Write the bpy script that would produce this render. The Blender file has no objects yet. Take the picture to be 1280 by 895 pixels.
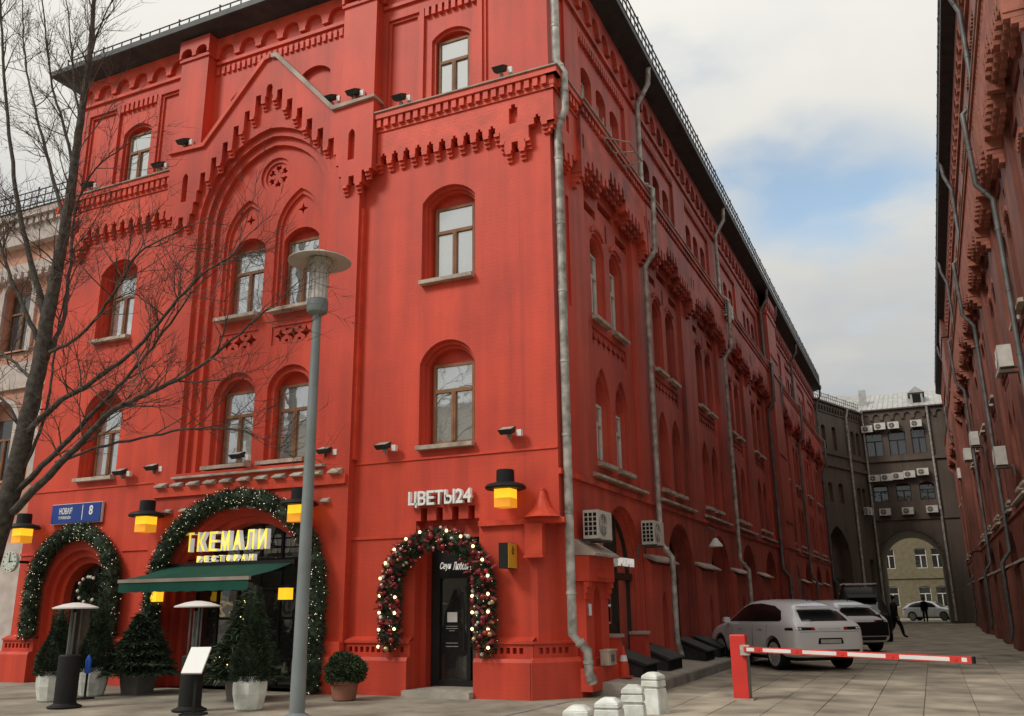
import bpy, bmesh, math, random
from mathutils import Vector, Matrix
from mathutils.geometry import delaunay_2d_cdt
from mathutils.bvhtree import BVHTree

rnd = random.Random(7)
PI = math.pi
scene = bpy.context.scene
C = scene.collection

# ------------------------------------------------------------------ camera
CAM = Vector((5.85, -14.8, 1.55))
FPX = 1104.2
yaw, pitch, roll = math.radians(-24.496), math.radians(15.645), math.radians(-0.6746)
fwd = Vector((math.sin(yaw) * math.cos(pitch), math.cos(yaw) * math.cos(pitch), math.sin(pitch)))
rt0 = Vector((math.cos(yaw), -math.sin(yaw), 0))
up0 = rt0.cross(fwd)
rt = rt0 * math.cos(roll) + up0 * math.sin(roll)
upv = -rt0 * math.sin(roll) + up0 * math.cos(roll)
cam_d = bpy.data.cameras.new('camera')
cam_d.sensor_width = 36.0
cam_d.lens = FPX / 1280.0 * 36.0
cam_d.clip_end = 2000
cam = bpy.data.objects.new('camera', cam_d)
C.objects.link(cam)
M3 = Matrix((rt, upv, -fwd)).transposed()
cam.matrix_world = Matrix.Translation(CAM) @ M3.to_4x4()
scene.camera = cam


def at(px, py, Y):
    """point where the sight line of a place in the photograph meets the plane y = Y"""
    d = fwd + rt * ((px - 640) / FPX) - upv * ((py - 447.5) / FPX)
    return CAM + d * ((Y - CAM.y) / d.y)


# ------------------------------------------------------------------ world, sun, exposure
SUN_EL, SUN_AZ = math.radians(43), math.radians(-143)   # azimuth from +y towards +x
world = bpy.data.worlds.new('World')
scene.world = world
world.use_nodes = True
nt = world.node_tree
N, L = nt.nodes, nt.links
N.clear()


def wn(t, **kw):
    n = N.new(t)
    for k, v in kw.items():
        setattr(n, k, v)
    return n


out = wn('ShaderNodeOutputWorld')
bg = wn('ShaderNodeBackground')
bg.inputs['Strength'].default_value = 0.1
L.new(bg.outputs[0], out.inputs[0])
sky = wn('ShaderNodeTexSky', sky_type='NISHITA')
sky.sun_disc = False
sky.sun_elevation = SUN_EL
sky.sun_rotation = SUN_AZ
sky.air_density = 1.0
sky.dust_density = 1.5
tc = wn('ShaderNodeTexCoord')
sep = wn('ShaderNodeSeparateXYZ')
L.new(tc.outputs['Generated'], sep.inputs[0])


def wmath(op, a, b=None, clamp=False):
    n = wn('ShaderNodeMath', operation=op)
    n.use_clamp = clamp
    for i, x in enumerate((a, b)):
        if x is None:
            continue
        if isinstance(x, (int, float)):
            n.inputs[i].default_value = x
        else:
            L.new(x, n.inputs[i])
    return n.outputs[0]


zc = wmath('ADD', wmath('MAXIMUM', sep.outputs[2], 0.0), 0.12)
cx, cy = wmath('DIVIDE', sep.outputs[0], zc), wmath('DIVIDE', sep.outputs[1], zc)
comb = wn('ShaderNodeCombineXYZ')
L.new(cx, comb.inputs[0]); L.new(cy, comb.inputs[1])
n1 = wn('ShaderNodeTexNoise')
n1.inputs['Scale'].default_value = 0.9
n1.inputs['Detail'].default_value = 7
n1.inputs['Roughness'].default_value = 0.55
L.new(comb.outputs[0], n1.inputs['Vector'])
n2 = wn('ShaderNodeTexNoise')
n2.inputs['Scale'].default_value = 2.6
n2.inputs['Detail'].default_value = 6
L.new(comb.outputs[0], n2.inputs['Vector'])
# the gap of blue in the cloud cover
GAP = (-0.10, 1.72)
gx = wmath('SUBTRACT', cx, GAP[0]); gy = wmath('SUBTRACT', cy, GAP[1])
gx = wmath('ADD', gx, wmath('MULTIPLY', wmath('SUBTRACT', n2.outputs['Fac'], 0.5), 0.45))
gy = wmath('ADD', gy, wmath('MULTIPLY', wmath('SUBTRACT', n2.outputs['Fac'], 0.5), 0.6))
gd = wmath('SQRT', wmath('ADD', wmath('POWER', wmath('ABSOLUTE', wmath('DIVIDE', gx, 0.225)), 2.0), wmath('POWER', wmath('ABSOLUTE', wmath('DIVIDE', gy, 0.22)), 2.0)))
gap = wn('ShaderNodeMapRange', interpolation_type='SMOOTHSTEP')
gap.inputs['From Min'].default_value = 0.35
gap.inputs['From Max'].default_value = 1.45
L.new(gd, gap.inputs['Value'])
thick = wn('ShaderNodeMapRange', interpolation_type='SMOOTHSTEP')
thick.inputs['From Min'].default_value = 0.27
thick.inputs['From Max'].default_value = 0.45
L.new(n1.outputs['Fac'], thick.inputs['Value'])
cover = wmath('MULTIPLY', gap.outputs[0], thick.outputs[0])
# cloud brightness: soft grey bellies and bright tops
ramp = wn('ShaderNodeValToRGB')
ramp.color_ramp.elements[0].position = 0.30
ramp.color_ramp.elements[0].color = (0.47, 0.50, 0.53, 1)
ramp.color_ramp.elements[1].position = 0.62
ramp.color_ramp.elements[1].color = (0.635, 0.62, 0.575, 1)
bell = wmath('ADD', wmath('MULTIPLY', n1.outputs['Fac'], 0.6), wmath('MULTIPLY', n2.outputs['Fac'], 0.4))
bell = wmath('ADD', bell, wmath('MULTIPLY', wmath('SUBTRACT', sep.outputs[2], 0.35), 0.55))
L.new(bell, ramp.inputs[0])
cl = wn('ShaderNodeVectorMath', operation='SCALE')
L.new(ramp.outputs[0], cl.inputs[0])
L.new(wmath('ADD', wmath('MULTIPLY', wmath('MAXIMUM', sep.outputs[2], 0.0), 9.0), 5.2), cl.inputs['Scale'])
skyg = wn('ShaderNodeVectorMath', operation='MULTIPLY')
L.new(sky.outputs[0], skyg.inputs[0])
skyg.inputs[1].default_value = (2.1, 1.9, 1.55)
mx = wn('ShaderNodeMix', data_type='RGBA')
L.new(cover, mx.inputs['Factor'])
L.new(skyg.outputs[0], mx.inputs[6])
L.new(cl.outputs[0], mx.inputs[7])
L.new(mx.outputs[2], bg.inputs['Color'])

sun_d = bpy.data.lights.new('sun', 'SUN')
sun_d.energy = 1.5
sun_d.angle = math.radians(15)
sun_d.color = (1.0, 0.95, 0.88)
sun = bpy.data.objects.new('sun', sun_d)
C.objects.link(sun)
sdir = Vector((math.sin(SUN_AZ) * math.cos(SUN_EL), math.cos(SUN_AZ) * math.cos(SUN_EL), math.sin(SUN_EL)))
sun.rotation_euler = sdir.to_track_quat('Z', 'Y').to_euler()
sun.location = (0, -30, 40)

vs = scene.view_settings
vs.view_transform = 'Standard'
vs.look = 'None'
vs.exposure = 0.45
vs.gamma = 1.0
vs.use_curve_mapping = False
scene.cycles.max_bounces = 6
scene.cycles.diffuse_bounces = 3
scene.cycles.glossy_bounces = 3

# ------------------------------------------------------------------ materials
MATS = {}


def base_mat(name):
    m = bpy.data.materials.new(name)
    m.use_nodes = True
    MATS[name] = m
    return m, m.node_tree.nodes, m.node_tree.links, m.node_tree.nodes['Principled BSDF']


def mat(name, col, rough=0.8, metal=0.0, var=0.12, scale=3.0, bump=0.0, bscale=40.0, spec=0.3, dirt=None, emit=None, estr=1.0):
    """plain material with noise mottling in its colour and a fine bump"""
    m, n, l, b = base_mat(name)
    b.inputs['Roughness'].default_value = rough
    b.inputs['Metallic'].default_value = metal
    b.inputs['Specular IOR Level'].default_value = spec
    t = n.new('ShaderNodeTexCoord')
    g = n.new('ShaderNodeNewGeometry')
    no = n.new('ShaderNodeTexNoise')
    no.inputs['Scale'].default_value = scale
    no.inputs['Detail'].default_value = 6
    l.new(g.outputs['Position'], no.inputs['Vector'])
    r = n.new('ShaderNodeValToRGB')
    r.color_ramp.elements[0].position = 0.3
    r.color_ramp.elements[1].position = 0.7
    lo = dirt if dirt else tuple(c * (1 - var * 1.6) for c in col)
    r.color_ramp.elements[0].color = (*lo, 1)
    r.color_ramp.elements[1].color = (*[min(1, c * (1 + var)) for c in col], 1)
    l.new(no.outputs['Fac'], r.inputs[0])
    l.new(r.outputs[0], b.inputs['Base Color'])
    if bump:
        nb = n.new('ShaderNodeTexNoise')
        nb.inputs['Scale'].default_value = bscale
        nb.inputs['Detail'].default_value = 4
        l.new(g.outputs['Position'], nb.inputs['Vector'])
        bp = n.new('ShaderNodeBump')
        bp.inputs['Strength'].default_value = bump
        bp.inputs['Distance'].default_value = 0.02
        l.new(nb.outputs['Fac'], bp.inputs['Height'])
        l.new(bp.outputs[0], b.inputs['Normal'])
    if emit:
        b.inputs['Emission Color'].default_value = (*emit, 1)
        b.inputs['Emission Strength'].default_value = estr
    return m


def painted_brick(name, col, col2, brick=0.5):
    """thickly painted brickwork: courses showing faintly through, patchy repaint, streaks"""
    m, n, l, b = base_mat(name)
    b.inputs['Roughness'].default_value = 0.55
    b.inputs['Specular IOR Level'].default_value = 0.34
    tcn = n.new('ShaderNodeTexCoord')
    g = n.new('ShaderNodeNewGeometry')
    sp = n.new('ShaderNodeSeparateXYZ')
    l.new(tcn.outputs['Object'], sp.inputs[0])
    cb = n.new('ShaderNodeCombineXYZ')
    l.new(sp.outputs[0], cb.inputs[0]); l.new(sp.outputs[2], cb.inputs[1])
    br = n.new('ShaderNodeTexBrick')
    br.inputs['Scale'].default_value = 1.0
    br.inputs['Brick Width'].default_value = 0.26
    br.inputs['Row Height'].default_value = 0.078
    br.inputs['Mortar Size'].default_value = 0.008
    br.inputs['Mortar Smooth'].default_value = 0.6
    br.inputs['Color1'].default_value = (1, 1, 1, 1)
    br.inputs['Color2'].default_value = (0.8, 0.8, 0.8, 1)
    br.inputs['Mortar'].default_value = (0, 0, 0, 1)
    l.new(cb.outputs[0], br.inputs['Vector'])
    a = n.new('ShaderNodeTexNoise')
    a.inputs['Scale'].default_value = 0.55
    a.inputs['Detail'].default_value = 8
    a.inputs['Roughness'].default_value = 0.6
    l.new(g.outputs['Position'], a.inputs['Vector'])
    st = n.new('ShaderNodeMapping')
    st.inputs['Scale'].default_value = (2.4, 2.4, 0.22)
    l.new(g.outputs['Position'], st.inputs[0])
    s = n.new('ShaderNodeTexNoise')
    s.inputs['Scale'].default_value = 1.0
    s.inputs['Detail'].default_value = 5
    l.new(st.outputs[0], s.inputs['Vector'])
    ad = n.new('ShaderNodeMath'); ad.operation = 'ADD'
    l.new(a.outputs['Fac'], ad.inputs[0]); l.new(s.outputs['Fac'], ad.inputs[1])
    r = n.new('ShaderNodeValToRGB')
    r.color_ramp.elements[0].position = 0.36
    r.color_ramp.elements[1].position = 0.62
    r.color_ramp.elements[0].color = (*col2, 1)
    r.color_ramp.elements[1].color = (*col, 1)
    hv = n.new('ShaderNodeMath'); hv.operation = 'MULTIPLY'; hv.inputs[1].default_value = 0.5
    l.new(ad.outputs[0], hv.inputs[0])
    l.new(hv.outputs[0], r.inputs[0])
    # mortar joints a touch darker
    mxr = n.new('ShaderNodeMix'); mxr.data_type = 'RGBA'; mxr.blend_type = 'MULTIPLY'
    mxr.inputs['Factor'].default_value = 0.11 * brick
    l.new(r.outputs[0], mxr.inputs[6]); l.new(br.outputs['Color'], mxr.inputs[7])
    # small flaking spots
    fl = n.new('ShaderNodeTexNoise'); fl.inputs['Scale'].default_value = 5.0; fl.inputs['Detail'].default_value = 9
    l.new(g.outputs['Position'], fl.inputs['Vector'])
    fr_ = n.new('ShaderNodeMapRange'); fr_.inputs['From Min'].default_value = 0.68; fr_.inputs['From Max'].default_value = 0.74
    fr_.inputs['To Max'].default_value = 0.35
    l.new(fl.outputs['Fac'], fr_.inputs['Value'])
    mx2 = n.new('ShaderNodeMix'); mx2.data_type = 'RGBA'
    l.new(fr_.outputs[0], mx2.inputs['Factor'])
    l.new(mxr.outputs[2], mx2.inputs[6])
    mx2.inputs[7].default_value = (col2[0] * 0.7, col2[1] * 0.9, col2[2], 1)
    # sparse dark run-off streaks
    sm_ = n.new('ShaderNodeMapping'); sm_.inputs['Scale'].default_value = (4.0, 4.0, 0.10)
    l.new(g.outputs['Position'], sm_.inputs[0])
    sn = n.new('ShaderNodeTexNoise'); sn.inputs['Scale'].default_value = 1.0; sn.inputs['Detail'].default_value = 7; sn.inputs['Roughness'].default_value = 0.62
    l.new(sm_.outputs[0], sn.inputs['Vector'])
    sr = n.new('ShaderNodeMapRange'); sr.inputs['From Min'].default_value = 0.56; sr.inputs['From Max'].default_value = 0.74
    sr.inputs['To Max'].default_value = 0.42
    l.new(sn.outputs['Fac'], sr.inputs['Value'])
    mx3 = n.new('ShaderNodeMix'); mx3.data_type = 'RGBA'
    l.new(sr.outputs[0], mx3.inputs['Factor']); l.new(mx2.outputs[2], mx3.inputs[6])
    mx3.inputs[7].default_value = (col2[0] * 0.5, col2[1] * 0.75, col2[2] * 0.9, 1)
    l.new(mx3.outputs[2], b.inputs['Base Color'])
    fine = n.new('ShaderNodeTexNoise'); fine.inputs['Scale'].default_value = 18; fine.inputs['Detail'].default_value = 6
    l.new(g.outputs['Position'], fine.inputs['Vector'])
    hs = n.new('ShaderNodeMath'); hs.operation = 'MULTIPLY_ADD'
    hs.inputs[1].default_value = 0.5 * brick
    l.new(br.outputs['Color'], hs.inputs[0])
    l.new(fine.outputs['Fac'], hs.inputs[2])
    bp = n.new('ShaderNodeBump')
    bp.inputs['Strength'].default_value = 0.16
    bp.inputs['Distance'].default_value = 0.012
    l.new(hs.outputs[0], bp.inputs['Height'])
    l.new(bp.outputs[0], b.inputs['Normal'])
    return m


def glass(name, base, refl, rough=0.02, wave=0.02):
    """window glass: a dark room behind a reflecting pane, slightly wavy"""
    m, n, l, b = base_mat(name)
    b.inputs['Base Color'].default_value = (*base, 1)
    b.inputs['Roughness'].default_value = 0.5
    b.inputs['Specular IOR Level'].default_value = 0.2
    gl = n.new('ShaderNodeBsdfGlossy')
    gl.inputs['Roughness'].default_value = rough
    gl.inputs['Color'].default_value = (0.95, 0.98, 0.98, 1)
    fz = n.new('ShaderNodeLayerWeight'); fz.inputs['Blend'].default_value = 0.25
    mr = n.new('ShaderNodeMapRange')
    mr.inputs['To Min'].default_value = refl
    mr.inputs['To Max'].default_value = 0.9
    l.new(fz.outputs['Fresnel'], mr.inputs['Value'])
    g = n.new('ShaderNodeNewGeometry')
    no = n.new('ShaderNodeTexNoise'); no.inputs['Scale'].default_value = 1.6; no.inputs['Detail'].default_value = 2
    l.new(g.outputs['Position'], no.inputs['Vector'])
    bp = n.new('ShaderNodeBump'); bp.inputs['Strength'].default_value = wave; bp.inputs['Distance'].default_value = 0.3
    l.new(no.outputs['Fac'], bp.inputs['Height'])
    l.new(bp.outputs[0], gl.inputs['Normal'])
    ms = n.new('ShaderNodeMixShader')
    l.new(mr.outputs[0], ms.inputs[0]); l.new(b.outputs[0], ms.inputs[1]); l.new(gl.outputs[0], ms.inputs[2])
    l.new(ms.outputs[0], n['Material Output'].inputs['Surface'])
    return m


def emitter(name, col, strength):
    m, n, l, b = base_mat(name)
    b.inputs['Base Color'].default_value = (*[min(0.8, c) for c in col], 1)
    b.inputs['Emission Color'].default_value = (*col, 1)
    b.inputs['Emission Strength'].default_value = strength
    return m


painted_brick('red_brick', (0.69, 0.072, 0.034), (0.44, 0.047, 0.027))
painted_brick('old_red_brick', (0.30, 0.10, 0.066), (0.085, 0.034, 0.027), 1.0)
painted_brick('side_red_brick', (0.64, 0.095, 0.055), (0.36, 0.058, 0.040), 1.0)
painted_brick('shaded_red_brick', (0.50, 0.085, 0.055), (0.20, 0.042, 0.032), 1.0)  # darker copy of the side brick: alley shade put into the colour
painted_brick('brown_brick', (0.125, 0.092, 0.07), (0.072, 0.055, 0.044), 1.0)
mat('red_trim', (0.66, 0.072, 0.034), 0.5, var=0.14, bump=0.25, bscale=25)
mat('dark_opening', (0.012, 0.009, 0.008), 0.9)
mat('stone_sill', (0.50, 0.44, 0.36), 0.85, var=0.14, bump=0.3, dirt=(0.27, 0.21, 0.17))
mat('timber_frame', (0.25, 0.12, 0.058), 0.6, var=0.2)
mat('white_frame', (0.6, 0.58, 0.53), 0.6)
mat('dark_frame', (0.03, 0.028, 0.026), 0.5)
mat('roof_metal', (0.055, 0.058, 0.06), 0.55, metal=0.3, var=0.2)
mat('rail_metal', (0.05, 0.05, 0.05), 0.6, metal=0.4)
mat('zinc', (0.50, 0.48, 0.44), 0.5, metal=0.2, var=0.16, dirt=(0.2, 0.19, 0.17), scale=5)
mat('dark_zinc', (0.16, 0.16, 0.155), 0.55, metal=0.4, var=0.25)
mat('coping', (0.40, 0.33, 0.28), 0.7, var=0.2)
glass('sky_glass', (0.30, 0.32, 0.32), 0.50)
glass('dark_glass', (0.02, 0.02, 0.02), 0.09)
glass('shop_glass', (0.012, 0.012, 0.011), 0.07)
glass('car_glass', (0.008, 0.008, 0.009), 0.05, wave=0.0)
mat('black_plastic', (0.012, 0.012, 0.012), 0.55)
mat('black_metal', (0.012, 0.012, 0.012), 0.6)
mat('lamp_housing', (0.03, 0.04, 0.036), 0.6)
mat('white_paint', (0.72, 0.71, 0.68), 0.5, var=0.06)
mat('ac_white', (0.62, 0.60, 0.55), 0.55, var=0.10, scale=6)
mat('concrete', (0.36, 0.33, 0.28), 0.9, var=0.16, bump=0.4, bscale=30)
mat('white_concrete', (0.66, 0.68, 0.63), 0.85, var=0.10, bump=0.35, bscale=35, dirt=(0.48, 0.49, 0.44), scale=6)
mat('lamp_grey', (0.21, 0.235, 0.235), 0.5, metal=0.2, var=0.08)
mat('lamp_glass', (0.60, 0.55, 0.52), 0.25, var=0.15, scale=14, spec=0.6)
mat('lamp_under', (0.46, 0.43, 0.37), 0.6, var=0.08)
mat('bark', (0.075, 0.066, 0.055), 0.95, var=0.35, scale=9, bump=0.8, bscale=22)
mat('twig', (0.105, 0.082, 0.066), 0.95, var=0.3, scale=6)
mat('fir', (0.036, 0.058, 0.034), 0.8, var=0.6, scale=9)
mat('box_leaf', (0.035, 0.055, 0.022), 0.7, var=0.4, scale=12)
mat('fir_tip', (0.075, 0.105, 0.05), 0.8, var=0.3, scale=9)
mat('leaf_tip', (0.06, 0.09, 0.04), 0.8, var=0.3, scale=12)
mat('cone_leaf', (0.025, 0.042, 0.024), 0.8, var=0.4, scale=10)
mat('terracotta', (0.30, 0.13, 0.085), 0.9, var=0.2)
mat('awning_green', (0.008, 0.074, 0.050), 0.85, var=0.08)
mat('awning_edge', (0.35, 0.29, 0.24), 0.8)
mat('plaque_blue', (0.022, 0.055, 0.26), 0.35, var=0.04)
mat('letter_white', (0.82, 0.82, 0.8), 0.5, var=0.02)
mat('yellow_panel', (0.72, 0.42, 0.04), 0.5, var=0.05)
emitter('lantern_glow', (1.0, 0.50, 0.02), 0.85)
emitter('lantern_dim', (0.85, 0.33, 0.02), 0.42)
emitter('sign_yellow', (1.0, 0.72, 0.06), 0.62)
emitter('sign_white', (1.0, 0.96, 0.88), 0.22)
emitter('fairy', (1.0, 0.85, 0.62), 1.1)
emitter('bulb_warm', (1.0, 0.66, 0.30), 3.0)
mat('bauble_red', (0.22, 0.012, 0.018), 0.25, spec=0.6)
mat('bauble_pink', (0.36, 0.025, 0.035), 0.3, spec=0.6)
mat('bauble_gold', (0.6, 0.44, 0.22), 0.3, metal=0.6)
mat('bauble_white', (0.75, 0.70, 0.62), 0.3)
mat('ribbon', (0.24, 0.03, 0.035), 0.6)
mat('barrier_red', (0.62, 0.045, 0.035), 0.45, var=0.06)
mat('barrier_white', (0.74, 0.72, 0.69), 0.5, var=0.05)
mat('cone_orange', (0.62, 0.07, 0.03), 0.6, var=0.1)
mat('tyre', (0.012, 0.012, 0.012), 0.85)
mat('rim', (0.60, 0.60, 0.62), 0.3, metal=0.25, var=0.1)
mat('tail_red', (0.45, 0.01, 0.02), 0.3, spec=0.5)
mat('tail_dark', (0.02, 0.015, 0.016), 0.25)
mat('plate', (0.55, 0.55, 0.53), 0.5)
mat('cloth_black', (0.012, 0.012, 0.014), 0.9)
mat('skin', (0.45, 0.26, 0.19), 0.6)
mat('pink_plaster', (0.52, 0.28, 0.20), 0.9, var=0.14, bump=0.2)
mat('pale_stone', (0.50, 0.44, 0.40), 0.9, var=0.12, bump=0.25)
mat('yellow_plaster', (0.17, 0.145, 0.09), 0.9, var=0.12)
mat('beige_plaster', (0.42, 0.38, 0.30), 0.9, var=0.15)
mat('grey_roof', (0.40, 0.40, 0.38), 0.6, metal=0.2, var=0.15)
mat('slate_dark', (0.035, 0.034, 0.033), 0.7, var=0.3)
mat('grey_slab', (0.20, 0.19, 0.175), 0.8, var=0.2)
mat('brown_door', (0.035, 0.025, 0.016), 0.5, var=0.2)
mat('fire_gap', (0.02, 0.012, 0.01), 0.9)
mat('clock_face', (0.55, 0.60, 0.52), 0.6, var=0.25, scale=40)
mat('blue_tube', (0.03, 0.12, 0.6), 0.3)

# car paint with clear coat
m, n, l, b = base_mat('car_white')
b.inputs['Base Color'].default_value = (0.82, 0.84, 0.86, 1)
b.inputs['Roughness'].default_value = 0.35
b.inputs['Coat Weight'].default_value = 0.8
b.inputs['Coat Roughness'].default_value = 0.05
m, n, l, b = base_mat('car_black')
b.inputs['Base Color'].default_value = (0.010, 0.010, 0.011, 1)
b.inputs['Roughness'].default_value = 0.6
b.inputs['Specular IOR Level'].default_value = 0.25


def stone_ground(name, col, w, h, joint, jd=0.55):
    m, n, l, b = base_mat(name)
    b.inputs['Roughness'].default_value = 0.85
    b.inputs['Specular IOR Level'].default_value = 0.3
    g = n.new('ShaderNodeNewGeometry')
    br = n.new('ShaderNodeTexBrick')
    br.offset = 0.5
    br.inputs['Scale'].default_value = 1.0
    br.inputs['Brick Width'].default_value = w
    br.inputs['Row Height'].default_value = h
    br.inputs['Mortar Size'].default_value = joint
    br.inputs['Mortar Smooth'].default_value = 0.3
    br.inputs['Color1'].default_value = (*col, 1)
    br.inputs['Color2'].default_value = (*[c * 0.86 for c in col], 1)
    br.inputs['Mortar'].default_value = (*[c * jd for c in col], 1)
    l.new(g.outputs['Position'], br.inputs['Vector'])
    no = n.new('ShaderNodeTexNoise'); no.inputs['Scale'].default_value = 0.8; no.inputs['Detail'].default_value = 9
    no.inputs['Roughness'].default_value = 0.65
    l.new(g.outputs['Position'], no.inputs['Vector'])
    r = n.new('ShaderNodeValToRGB')
    r.color_ramp.elements[0].position = 0.34; r.color_ramp.elements[0].color = (0.48, 0.47, 0.45, 1)
    r.color_ramp.elements[1].position = 0.66; r.color_ramp.elements[1].color = (1.08, 1.06, 1.04, 1)
    l.new(no.outputs['Fac'], r.inputs[0])
    mxg = n.new('ShaderNodeMix'); mxg.data_type = 'RGBA'; mxg.blend_type = 'MULTIPLY'; mxg.inputs['Factor'].default_value = 1
    l.new(br.outputs['Color'], mxg.inputs[6]); l.new(r.outputs[0], mxg.inputs[7])
    l.new(mxg.outputs[2], b.inputs['Base Color'])
    f = n.new('ShaderNodeTexNoise'); f.inputs['Scale'].default_value = 28; f.inputs['Detail'].default_value = 5
    l.new(g.outputs['Position'], f.inputs['Vector'])
    bp = n.new('ShaderNodeBump'); bp.inputs['Strength'].default_value = 0.35; bp.inputs['Distance'].default_value = 0.01
    l.new(f.outputs['Fac'], bp.inputs['Height'])
    l.new(bp.outputs[0], b.inputs['Normal'])


stone_ground('paving', (0.38, 0.35, 0.285), 1.2, 0.6, 0.006, 0.72)
mat('paver_stone', (0.37, 0.325, 0.252), 0.8, var=0.30, bump=0.35, bscale=28, scale=1.1)
_m = MATS['paver_stone']; _n, _l = _m.node_tree.nodes, _m.node_tree.links
_oi = _n.new('ShaderNodeObjectInfo'); _mr = _n.new('ShaderNodeMapRange'); _mr.inputs['To Min'].default_value = 0.80; _mr.inputs['To Max'].default_value = 1.12
_l.new(_oi.outputs['Random'], _mr.inputs['Value'])
_vm = _n.new('ShaderNodeVectorMath'); _vm.operation = 'SCALE'
_bs = _n['Principled BSDF']; _src = _bs.inputs['Base Color'].links[0].from_socket
_l.new(_src, _vm.inputs[0]); _l.new(_mr.outputs[0], _vm.inputs['Scale']); _l.new(_vm.outputs[0], _bs.inputs['Base Color'])
mat('joint_dark', (0.27, 0.24, 0.19), 0.95, var=0.2)
mat('kerb_stone', (0.24, 0.22, 0.20), 0.9, var=0.2, bump=0.4)


# ------------------------------------------------------------------ mesh helpers
class MB:
    def __init__(s):
        s.v = []; s.f = []; s.mi = []; s.cur = 0

    def add(s, vs_, fs_):
        o = len(s.v)
        s.v += [tuple(p) for p in vs_]
        for f in fs_:
            s.f.append([i + o for i in f]); s.mi.append(s.cur)
        return s

    def box(s, x0, x1, y0, y1, z0, z1):
        return s.add([(x, y, z) for x in (x0, x1) for y in (y0, y1) for z in (z0, z1)],
                     [(0, 1, 3, 2), (4, 6, 7, 5), (0, 4, 5, 1), (2, 3, 7, 6), (0, 2, 6, 4), (1, 5, 7, 3)])

    def prism(s, poly, y0, y1, caps=True):
        n = len(poly)
        vs_ = [(x, y0, z) for x, z in poly] + [(x, y1, z) for x, z in poly]
        fs_ = [(i, (i + 1) % n, n + (i + 1) % n, n + i) for i in range(n)]
        s.add(vs_, fs_)
        if caps:
            s.sheet(poly, [], y0); s.sheet(poly, [], y1)
        return s

    def hprism(s, poly, z0, z1, top=None):
        """prism over a plan polygon; top: other polygon of the same count for a taper"""
        n = len(poly); top = top or poly
        vs_ = [(x, y, z0) for x, y in poly] + [(x, y, z1) for x, y in top]
        return s.add(vs_, [(i, (i + 1) % n, n + (i + 1) % n, n + i) for i in range(n)] + [tuple(range(n)), tuple(range(n, 2 * n))])

    def sheet(s, outer, holes, y):
        vs2 = []; faces = []
        for lp in [outer] + list(holes):
            b0 = len(vs2)
            vs2 += [Vector((p[0], p[1])) for p in lp]
            faces.append(list(range(b0, b0 + len(lp))))
        # hole loops as constraint edges only; triangles inside them are dropped by a test
        edges = []
        for fc in faces:
            edges += [(fc[i], fc[(i + 1) % len(fc)]) for i in range(len(fc))]
        r = delaunay_2d_cdt(vs2, edges, [], 0, 1e-5)
        V2, F2 = r[0], r[2]
        o = len(s.v)
        s.v += [(p.x, y, p.y) for p in V2]
        for t in F2:
            c = sum((V2[i] for i in t), Vector((0, 0))) / len(t)
            if inside(c, outer) and not any(inside(c, h) for h in holes):
                s.f.append([i + o for i in t]); s.mi.append(s.cur)
        return s

    def reveal(s, loop, y0, y1):
        n = len(loop)
        return s.add([(x, y0, z) for x, z in loop] + [(x, y1, z) for x, z in loop],
                     [(i, (i + 1) % n, n + (i + 1) % n, n + i) for i in range(n)])

    def ring(s, a, b, y, yb=None):
        n = len(a); yb = y if yb is None else yb
        return s.add([(x, y, z) for x, z in a] + [(x, yb, z) for x, z in b],
                     [(i, (i + 1) % n, n + (i + 1) % n, n + i) for i in range(n)])

    def opening(s, steps, back=None):
        """steps: [(loop, y_front, y_back), ...] from the face inwards; back: close the last loop"""
        for k, (lp, y0, y1) in enumerate(steps):
            s.reveal(lp, y0, y1)
            if k + 1 < len(steps):
                s.ring(lp, steps[k + 1][0], y1, steps[k + 1][1])
        if back:
            s.sheet(steps[-1][0], back if isinstance(back, list) else [], steps[-1][2])
        return s

    def tube(s, path, rad, n=6, cap=True):
        path = [Vector(p) for p in path]
        k = len(path)
        rads = rad if isinstance(rad, (list, tuple)) else [rad] * k
        o = len(s.v)
        ref = None
        for i, p in enumerate(path):
            t = (path[min(i + 1, k - 1)] - path[max(i - 1, 0)])
            if t.length < 1e-9:
                t = Vector((0, 0, 1))
            t.normalize()
            if ref is None:
                ref = t.orthogonal().normalized()
            else:
                ref = (ref - t * ref.dot(t))
                ref = ref.normalized() if ref.length > 1e-6 else t.orthogonal().normalized()
            b_ = t.cross(ref)
            for j in range(n):
                a = 2 * PI * j / n
                s.v.append(tuple(p + (ref * math.cos(a) + b_ * math.sin(a)) * rads[i]))
        for i in range(k - 1):
            for j in range(n):
                s.f.append([o + i * n + j, o + i * n + (j + 1) % n, o + (i + 1) * n + (j + 1) % n, o + (i + 1) * n + j]); s.mi.append(s.cur)
        if cap:
            s.f.append([o + j for j in range(n)]); s.mi.append(s.cur)
            s.f.append([o + (k - 1) * n + j for j in range(n)]); s.mi.append(s.cur)
        return s

    def lathe(s, prof, n=20, cx=0, cy=0, sq=None):
        o = len(s.v); k = len(prof)
        for r_, z in prof:
            for j in range(n):
                a = 2 * PI * (j + 0.5) / n
                s.v.append((cx + r_ * math.cos(a), cy + r_ * math.sin(a), z))
        for i in range(k - 1):
            for j in range(n):
                s.f.append([o + i * n + j, o + i * n + (j + 1) % n, o + (i + 1) * n + (j + 1) % n, o + (i + 1) * n + j]); s.mi.append(s.cur)
        s.f.append([o + j for j in range(n)]); s.mi.append(s.cur)
        s.f.append([o + (k - 1) * n + j for j in range(n)]); s.mi.append(s.cur)
        return s

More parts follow.
